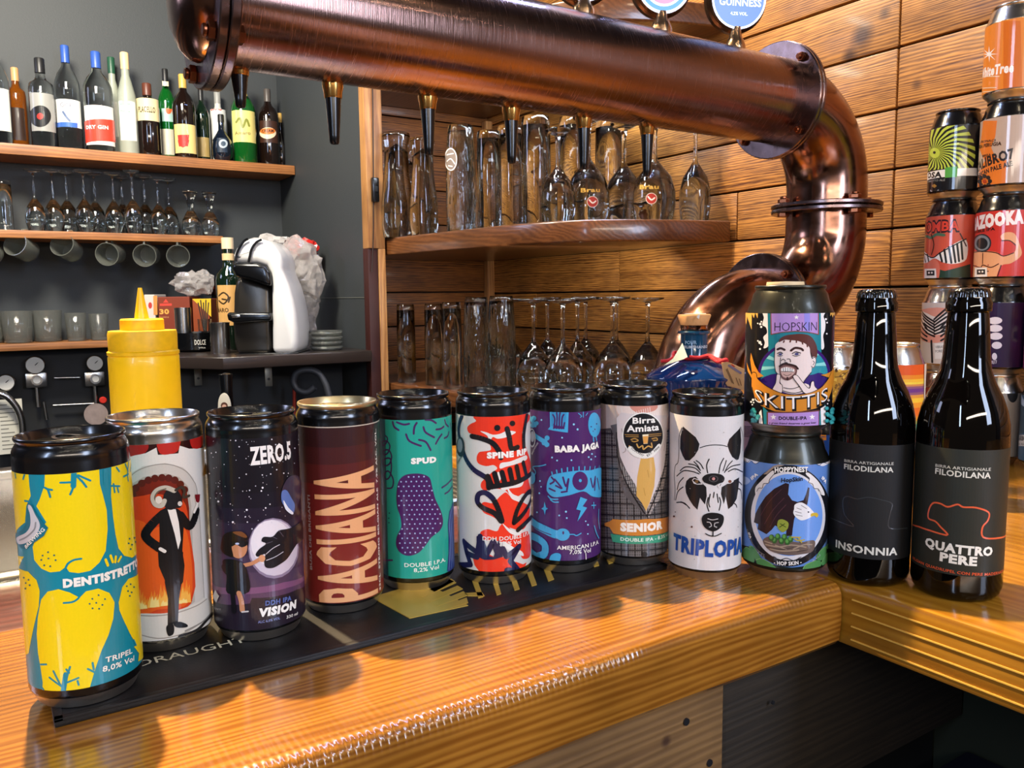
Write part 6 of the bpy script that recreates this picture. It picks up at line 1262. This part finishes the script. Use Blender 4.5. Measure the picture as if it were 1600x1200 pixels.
silprism('white_shell', [(584, 250), (590, 215), (610, 170), (640, 135), (690, 114), (750, 112), (810, 130), (855, 170), (885, 215), (900, 262), (896, 300), (905, 335), (935, 410), (960, 500), (975, 580), (984, 680), (984, 760), (974, 838), (822, 838), (826, 400), (820, 330), (795, 285), (740, 268), (690, 268), (600, 262)], 1.80, .125, WHP, t, .014, o_, K7)
silprism('brew_head', [(590, 262), (740, 268), (795, 285), (822, 330), (826, 420), (760, 395), (690, 370), (640, 360), (606, 345), (584, 300)], 1.79, .12, BLACKP, t, .008, o_, K7)
silprism('water_column', [(606, 360), (640, 352), (760, 392), (824, 420), (824, 838), (600, 838), (584, 760), (578, 650), (585, 560), (590, 450)], 1.825, .09, mat('dark_steel_column', '#4a4640', .28, metal=.8, bump=.05), t, .012, o_, K7)
silprism('drip_tray', [(542, 578), (560, 572), (822, 580), (824, 632), (600, 645), (552, 620)], 1.795, .12, BLACKP, t, .006, o_, K7)
silprism('tray_grill', [(572, 590), (628, 586), (630, 604), (580, 608)], 1.793, .01, STEEL, t, .001, o_, K7)
bm = bmesh.new()
for pl in ([(612, 255), (616, 215), (635, 170), (665, 130), (690, 116)], [(690, 262), (700, 225), (712, 180), (740, 140), (775, 122)]): tube(bm, [Psil(K7[0]+a/4, K7[1]+b/4, 1.797)-o_ for a, b in smoothpts(pl)], .0028, 8)
put('black_stripe', bm, BLACKP, t)
silprism('foot_plate', [(590, 832), (984, 832), (984, 842), (590, 842)], 1.80, .12, BLACKP, t, .001, o_, K7)
t.location.z += .0062
# things around it
def lathe_at(name, px, ytop, d, prof, m, label, cat, z0=ZC, parent=None):
    p = atd(px, ytop, d); h = p.z-z0; t_ = thing(name, label, cat, (p.x, p.y, z0)); bm = bmesh.new(); lathe(bm, [(r, z*h) for r, z in prof], 40); put('body', bm, m, t_, sharp=50); return t_, h, p
p = atd(360, 362, 1.98); h = p.z-ZC
t = thing('amaro_bottle', 'dark green amaro bottle with kraft label beside the coffee machine', 'bottle', (p.x, p.y, ZC)); r = .031
bm = bmesh.new(); lathe(bm, [(0, .004), (.028, 0), (r, .006), (r, h*.62), (r*.9, h*.68), (.014, h*.74), (.0128, h*.8), (.0125, h), (0, h)], 40, phase=math.atan2(-p.y, -p.x)); put('glass_body', bm, DKG, t, sharp=50)
for a, b, c in ((.80, .86, '#d9b988'), (.90, 1.0, '#e0c8a0')):
    bm = bmesh.new(); lathe(bm, [(.0125, h*a), (.0142, h*a), (.0142, h*b), (.0125, h*b)], 24); put('neck_band', bm, ink(c), t)
A = Art(p.x, p.y, ZC, r, h*.22, h*.58, K7); A.NSEG = 48; A.mi('#c99b5c'); A.geo.append(([(-.034, h*.221), (.034, h*.221), (.034, h*.579), (-.034, h*.579)], [(0, 1, 2, 3)], 0, 0))
A.strokes([[(470, 430), (490, 470), (460, 490)], [(500, 450), (530, 430), (560, 460), (530, 500), (500, 480)], [(520, 470), (545, 475)], [(450, 520), (480, 500)], [(560, 490), (570, 460)]], 8, '#3a2c1a'); A.text('AMARO', (455, 552), (560, 552), 24, '#4a3018', bold=.02); A.text('MONTE', (455, 530), (500, 530), 12, '#4a3018'); A.build('label', t)
# steel shaker by the machine and a smaller one behind
for px, yt, d, r, lab in ((345, 494, 1.84, .0215, 'brushed steel cup standing left of the coffee machine'), ):
    lathe_at('steel_cup', px, yt, d, [(0, .01), (r*.94, 0), (r, .03), (r, .96), (r*1.05, 1), (r*.97, 1), (r*.95, .1), (0, .05)], STEEL, lab, 'cup')
p = atd(308, 552, 1.93)
t = thing('capsule_tray', 'black oval tray with white lettering holding a steel cup and small things inside', 'tray', (p.x, p.y, ZC))
bm = bmesh.new(); lathe(bm, [(0, .002), (.040, 0), (.047, .006), (.050, .045), (.048, .045), (.044, .008), (0, .006)], 40); tr = put('tray_shell', bm, BLACKP, t); 
A = Art(p.x, p.y, ZC, .0505, .005, .042, K7); A.NSEG = 48; A.text('DOLCE', (342, 752), (412, 752), 30, '#c9c6bc', bold=.01); A.text('vita', (365, 775), (410, 775), 10, '#c9c6bc'); A.build('print', t)
q = atd(288, 478, 1.955); bm = bmesh.new(); lathe(bm, [(0, .01), (.018, .01), (.019, .1), (.0185, q.z-ZC), (.0175, q.z-ZC), (.017, .03), (0, .03)], 32); tag(put('steel_cup', bm, STEEL, loc=(q.x, q.y, ZC+.003)), 'smaller steel cup standing in the black lettered tray', 'cup')
q = atd(322, 490, 1.93); bm = bmesh.new(); lathe(bm, [(0, .01), (.013, .01), (.016, q.z-ZC), (.015, q.z-ZC), (.012, .02), (0, .02)], 24); tag(put('small_glass', bm, GLASS, loc=(q.x, q.y, ZC+.003)), 'small clear glass holding stirrers in the black lettered tray', 'glass')
bm = bmesh.new()
for k in range(5): a = Vector((q.x, q.y, ZC+.03)); tube(bm, [a, a+Vector((-.012+.006*k, .004, .085+.006*(k % 2)))], .0014, 6)
tag(put('stirrers', bm, mat('dark_stirrer', '#2a2622', .5)), 'few dark stirrers standing in the small clear glass', 'stirrers')
# tea boxes
p = atd(280, 490, 2.06)
def ybox(name, pxa, pya, pxb, pyb, d, dep, m, label, cat='box', z0=None):
    a, b = atd(pxa, pya, d), atd(pxb, pyb, d); zb = ZC if z0 is None else z0; bm = bmesh.new(); h = a.z-zb; wv = Vector((b.x-a.x, b.y-a.y, 0)); n_ = wv.length; u = wv.normalized()
    t_ = thing(name, label, cat, (a.x, a.y, zb)); prism(bm, [(0, 0), (n_, 0), (n_, h), (0, h)], lambda s, z: u*s+Vector((0, 0, z)), _F0*dep, bev=.0015); put('carton', bm, m, t_, smooth=False); return t_, Vector((a.x, a.y, zb)), u, h, n_
t, o0, u, h, n_ = ybox('tea_box', 249, 452, 302, 555, 2.05, .07, mat('brown_carton', '#7a3420', .5), 'brown tea carton marked 30 with a red crown emblem')
FL = Flat(o0, u, (0, 0, 1), K7); FL.lay = 0; FL.poly([(130, 490), (205, 490), (205, 505), (130, 505)], '#c8483c'); FL.poly([(150, 485), (168, 462), (186, 485)], '#c8483c'); FL.text('30', (128, 555), (188, 555), 28, '#d9a050', bold=.03); FL.text('bustine', (128, 580), (185, 580), 12, '#c89060'); FL.build('print', t, base=o0)
t, o0, u, h, n_ = ybox('tea_box', 228, 448, 248, 555, 2.06, .07, mat('cream_carton', '#c9beb4', .5), 'white and cream carton beside the brown tea box')
FL = Flat(o0, u, (0, 0, 1), K7); FL.poly([(90, 440), (115, 440), (115, 560), (90, 560)], '#c98a4a'); FL.ell(70, 500, 12, 20, '#b8403a'); FL.build('print', t, base=o0)
t, o0, u, h, n_ = ybox('tea_box', 303, 456, 332, 555, 2.045, .07, mat('brown_carton_b', '#8a4020', .5), 'brown and yellow carton with a diagonal split behind the tray')
FL = Flat(o0, u, (0, 0, 1), K7); FL.poly([(333, 465), (450, 465), (450, 580)], '#d9b030'); FL.build('print', t, base=o0)
# plastic bags
PLA = mat('crumpled_clear_plastic', '#cfcac6', .12, trans=.55, bump=.9, bscale=60, alpha=.75)
def bag(label, blobs, m=PLA, seed=1, name='plastic_bag'):
    rnd = random.Random(seed); bm = bmesh.new()
    for (px, py, d, rx, rz) in blobs:
        c = atd(px, py, d); r = bmesh.ops.create_icosphere(bm, subdivisions=3, radius=1)
        ph = [rnd.uniform(0, 6) for _ in range(6)]
        for v in r['verts']:
            n = v.co.copy(); k = 1+.16*math.sin(n.x*5+ph[0])*math.sin(n.z*6+ph[1])+.12*math.sin(n.y*9+ph[2]+n.z*7)+.10*rnd.uniform(-1, 1)
            v.co = c+_R*(n.x*rx*k)+_F0*(n.y*rx*.7*k)+Vector((0, 0, n.z*rz*k))
    return tag(put(name, bm, m, smooth=False), label, 'bag')
bag('crumpled clear plastic bag piled behind the coffee machine', [(470, 400, 2.03, .052, .055), (487, 420, 2.03, .036, .06), (482, 465, 2.04, .030, .05), (478, 505, 2.04, .030, .045)], seed=2)
bag('clear bag of sweets on top of the tea cartons', [(300, 432, 2.08, .040, .028), (322, 430, 2.08, .026, .030)], seed=5)
bag('red and white crisp bag leaning at the wall behind the plastic bag', [(480, 384, 2.12, .035, .028)], mat('red_foil_bag', '#b8241e', .25, coat=.5, vary=.4, bscale=30), seed=7)
bag('pale bag standing behind the white shell of the coffee machine', [(430, 378, 2.12, .055, .030), (445, 385, 2.13, .04, .035)], mat('pale_bag', '#a8a4a0', .3, bump=.6), seed=9)
# copper bowl seen through, hanging left of the machine
p = atd(336, 396, 2.16); bm = bmesh.new(); lathe(bm, [(0, -.035), (.02, -.032), (.036, -.012), (.040, .010), (.038, .010), (.034, -.010), (.018, -.029), (0, -.032)], 36); tag(put('copper_bowl', bm, COPPER_E, loc=(p.x, p.y, ZC+.165)), 'small shiny copper bowl behind the amaro bottle neck', 'bowl')
bm = bmesh.new(); tube(bm, [(p.x, p.y, ZC+.001), (p.x, p.y, ZC+.132)], [.03, .006], 20); tag(put('bowl_stand', bm, BLACKM), 'dark tapered stand carrying the copper bowl', 'stand')
# glass ashtrays
for k in range(4):
    p = atd(512, 549, 1.92); o = glass('ashtray', (p.x, p.y+.002*(k % 2), ZC+.0004+.0115*k), .011, 'round glass ashtray in the stack right of the coffee machine, '+['lowest', 'second from below', 'third from below', 'topmost'][k]+' one', 3.2, 'glass_ashtray', 'ashtray', 'stack of glass ashtrays')
# under the worktop: tap handle with portrait, iron scroll
p = atd(355, 640, 1.55)
t = thing('tap_handle', 'slim black tap handle with white portrait medallion', 'tap handle', (p.x, p.y, p.z)); h = atd(355, 575, 1.55).z-p.z
bm = bmesh.new(); lathe(bm, [(0, -.12), (.014, -.12), (.012, -.02), (.011, .05), (.013, h), (0, h+.003)], 24); put('handle', bm, BLACKP, t)
bm = bmesh.new(); n_ = -_F0; q = [(.0145*math.cos(a)*(1 if math.sin(a) < 0 else .85), .02+.026*math.sin(a) if math.sin(a) > 0 else .02+.03*math.sin(a)) for a in [2*PI*k/24 for k in range(24)]]
prism(bm, q, lambda a, b: _R*a+Vector((0, 0, b))-_F0*.016, _F0*.003, bev=.0006); md = put('medallion', bm, mat('cream_enamel', '#cfc6b0', .3), t)
bm = bmesh.new(); disc(bm, -_F0*.0162+Vector((0, 0, .022)), -_F0, .0065, .0006, 16); disc(bm, -_F0*.0166+Vector((0, 0, .020)), -_F0, .0042, .0006, 12, mi=1); put('portrait', bm, [mat('brown_hair_print', '#5a3424', .5), mat('skin_print', '#d8a88c', .5)], md)
bm = bmesh.new(); disc(bm, -_F0*.0163+Vector((0, 0, -.002)), -_F0, .010, .0006, 16); put('green_print', bm, mat('green_enamel', '#4a7a3a', .4), md)
bm = bmesh.new(); tube(bm, smoothpts([tuple(atd(x, y, 1.84)) for x, y in ((492, 598), (480, 606), (466, 602), (459, 590), (464, 576), (480, 571), (497, 576), (508, 592), (514, 612), (520, 640), (530, 690))], k=6), .0075, 10); tag(put('iron_scroll', bm, mat('grey_wrought_iron', '#3c3e42', .5, metal=.4)), 'grey wrought-iron scroll under the corner worktop', 'scroll')
bm = bmesh.new(); tube(bm, [atd(460, 590, 1.9), atd(458, 680, 1.9)], .004, 8); tag(put('red_tube', bm, mat('red_tube', '#9a2c1c', .4)), 'thin red tube beside the iron scroll', 'tube')

# cable with inline switch on the post
t = thing('cable_switch', 'black inline switch on a dark cable down the pine post', 'switch', (0, 0, 0)); p = onY(592, 291, 1.762)
bm = bmesh.new(); tube(bm, smoothpts([(onY(x, y, 1.763).x, 1.763, onY(x, y, 1.763).z) for x, y in ((592, 90), (592, 160), (591, 230), (590, 300), (588, 370), (585, 420))]), .0016, 8); put('cable', bm, mat('brown_cable', '#2a1c18', .5), t)
bm = bmesh.new(); box(bm, p.x-.0085, p.x+.0085, 1.753, 1.7665, p.z-.030, p.z+.026, .004); sw = put('switch_body', bm, BLACKP, t)
bm = bmesh.new(); box(bm, p.x-.003, p.x+.004, 1.7515, 1.754, p.z-.006, p.z+.006, .001); put('rocker', bm, BLACKM, sw)

# ------------------------------------------------------------------ yellow squeeze bottle
d = .865; p = atd(222, 437, d); YEP = mat('yellow_squeeze_plastic', '#f8c60a', .38, coat=.2, bump=.02, bscale=80, vary=.05); YEC = mat('stained_yellow_cap', '#e6b40a', .45, vary=.25, bscale=120)
t = thing('squeeze_bottle', 'yellow plastic squeeze bottle with pointed nozzle behind the cans', 'bottle', (p.x, p.y, -.0118)); H_ = p.z+.0118
zf = lambda y: atd(224, y, d-.02).z+.0118
r = .0350
bm = bmesh.new(); lathe(bm, [(0, .003), (r*.9, 0), (r, .004), (r, zf(560)), (r, zf(546)), (r*.97, zf(543))], 56); put('squeeze_body', bm, YEP, t, sharp=50)
bm = bmesh.new(); lathe(bm, [(r*.94, zf(543)), (r*1.01, zf(543)), (r*1.015, zf(538)), (r*.965, zf(536)), (r*.975, zf(510)), (r*.95, zf(505)), (r*.62, zf(504)), (r*.615, zf(488)), (r*.58, zf(486)), (r*.20, zf(486))], 56); put('screw_cap', bm, YEC, t, sharp=40)
bm = bmesh.new(); lathe(bm, [(r*.205, zf(486)), (r*.19, zf(480)), (r*.075, H_-.004), (r*.055, H_), (0, H_)], 32); put('nozzle', bm, YEP, t, sharp=50)

# ------------------------------------------------------------------ blue gin bottle
d = .785; p = atd(1087, 500, d); VBL = (1000, 460, 6.6667)
BLG = mat('cobalt_blue_glass', '#123a78', .05, trans=.35, coat=.7, ior=1.45); BLG2 = mat('petrol_blue_neck_enamel', '#13425e', .18, coat=.6)
t = thing('gin_bottle', 'squat ribbed blue glass gin bottle with cork stopper and red string', 'bottle', (p.x, p.y, 0))
zf = lambda y: atd(1087, 460+y/6.6667, d).z
zr = zf(640)
bm = bmesh.new(); rf = lambda a, z: 1+(.022*math.cos(36*a) if z < zf(905) and z > .008 else 0)
lathe(bm, [(0, .004), (.038, .002), (.042, .005), (.0440, .012), (.0440, zf(950)), (.0452, zf(905)), (.0455, zf(890)), (.044, zf(870)), (.038, zf(825)), (.030, zf(780)), (.021, zf(735)), (.0145, zf(715))], 144, rf=rf, phase=math.atan2(-p.y, -p.x)); put('ribbed_body', bm, BLG, t, sharp=60)
bm = bmesh.new(); lathe(bm, [(.0145, zf(718)), (.0130, zf(690)), (.0128, zf(470)), (.0128, zf(455)), (.0152, zf(448)), (.0158, zf(430)), (.0150, zf(418)), (.010, zf(415))], 48, phase=math.atan2(-p.y, -p.x)); put('neck', bm, BLG2, t, sharp=50)
A = Art(p.x, p.y, 0, .0130, zf(700), zf(470), VBL); A.text('POUR', (480, 558), (600, 558), 34, '#8fb4cc', bold=.02); A.text('DRUMSHANBO', (448, 598), (706, 600), 28, '#c2d2dc', bold=.02); A.build('print', t)
bm = bmesh.new(); lathe(bm, [(.0105, zf(440)), (.0128, zf(415)), (.0132, zf(360)), (.0130, zf(358))], 40); put('copper_band', bm, COPPER_E, t)
bm = bmesh.new(); lathe(bm, [(.0128, zf(362)), (.0130, zf(350)), (.0158, zf(262)), (.0152, zf(250)), (0, zf(250))], 40); put('cork_stopper', bm, mat('cork', '#c9935c', .7, vary=.15, bscale=300, bump=.3), t, sharp=50)
bm = bmesh.new(); q = [(-.010, -.002), (.010, -.006), (.012, .004), (-.006, .008)]; prism(bm, q, lambda a, b: Vector((0, 0, zf(250)+.0004))+_R*a+_F0*b, Vector((0, 0, .0004))); put('torn_seal', bm, mat('torn_paper', '#c9c6bc', .6), t)
bm = bmesh.new(); prism(bm, [(620, 250), (640, 252), (628, 300), (605, 280)], lambda a, b: atd(VBL[0]+a/VBL[2], VBL[1]+b/VBL[2], d-.0185)-Vector((p.x, p.y, 0)), -_F0*.0003); put('torn_seal', bm, mat('torn_paper', '#c9c6bc', .6), t)
bm = bmesh.new(); pts = [tuple(Vector((.0155*math.cos(a), .0155*math.sin(a), zf(695)+.0008*math.sin(3*a)))) for a in [2*PI*k/36 for k in range(37)]]; tube(bm, pts, .0014, 8)
S_ = lambda a, b, dd: atd(VBL[0]+a/VBL[2], VBL[1]+b/VBL[2], d+dd)-Vector((p.x, p.y, 0))
tube(bm, smoothpts([tuple(S_(a, b, e)) for a, b, e in ((222, 728, -.03), (300, 722, -.03), (350, 690, -.028), (365, 640, -.022), (470, 660, -.016))]), .0016, 8); tube(bm, smoothpts([tuple(S_(a, b, e)) for a, b, e in ((520, 690, -.018), (620, 700, -.02), (720, 680, -.022), (800, 715, -.03), (880, 745, -.036))]), .0016, 8)
tube(bm, smoothpts([tuple(S_(a, b, e)) for a, b, e in ((730, 680, -.022), (770, 720, -.028), (820, 750, -.033), (870, 735, -.037), (905, 730, -.037), (905, 755, -.037), (860, 760, -.036), (820, 740, -.033))]), .0018, 8); put('red_string', bm, mat('red_twine', '#c8202a', .6, bump=.6, bscale=900), t)
bm = bmesh.new(); prism(bm, [(450, 545), (500, 690), (460, 712), (250, 775), (350, 705)], lambda a, b: S_(a, b, -.024 - (b-545)/200*.014), -_F0*.0005); put('paper_tag', bm, mat('mint_paper', '#c2cbb8', .6), t)
bm = bmesh.new(); prism(bm, [(850, 758), (915, 750), (1100, 835), (1110, 1060), (905, 1000), (885, 970)], lambda a, b: S_(a, b, -.038), -_F0*.0012, bev=.0004); put('kraft_tag', bm, mat('kraft_card', '#c99a64', .6, vary=.08), t)
FL = Flat(S_(900, 900, -.0394)+Vector((p.x, p.y, 0)), _R, (0, 0, 1), VBL); FL.strokes([[(930, 790), (990, 830), (1050, 870)]], 20, '#8a7a8a'); FL.strokes([[(960, 780), (985, 800)]], 10, '#c83a30'); FL.strokes([[(910, 820), (975, 980)], [(1000, 920), (1030, 1000)], [(1035, 930), (1055, 1000)], [(900, 830), (960, 970)]], 5, '#6a4a34'); FL.build('tag_print', t, base=Vector((p.x, p.y, 0)))
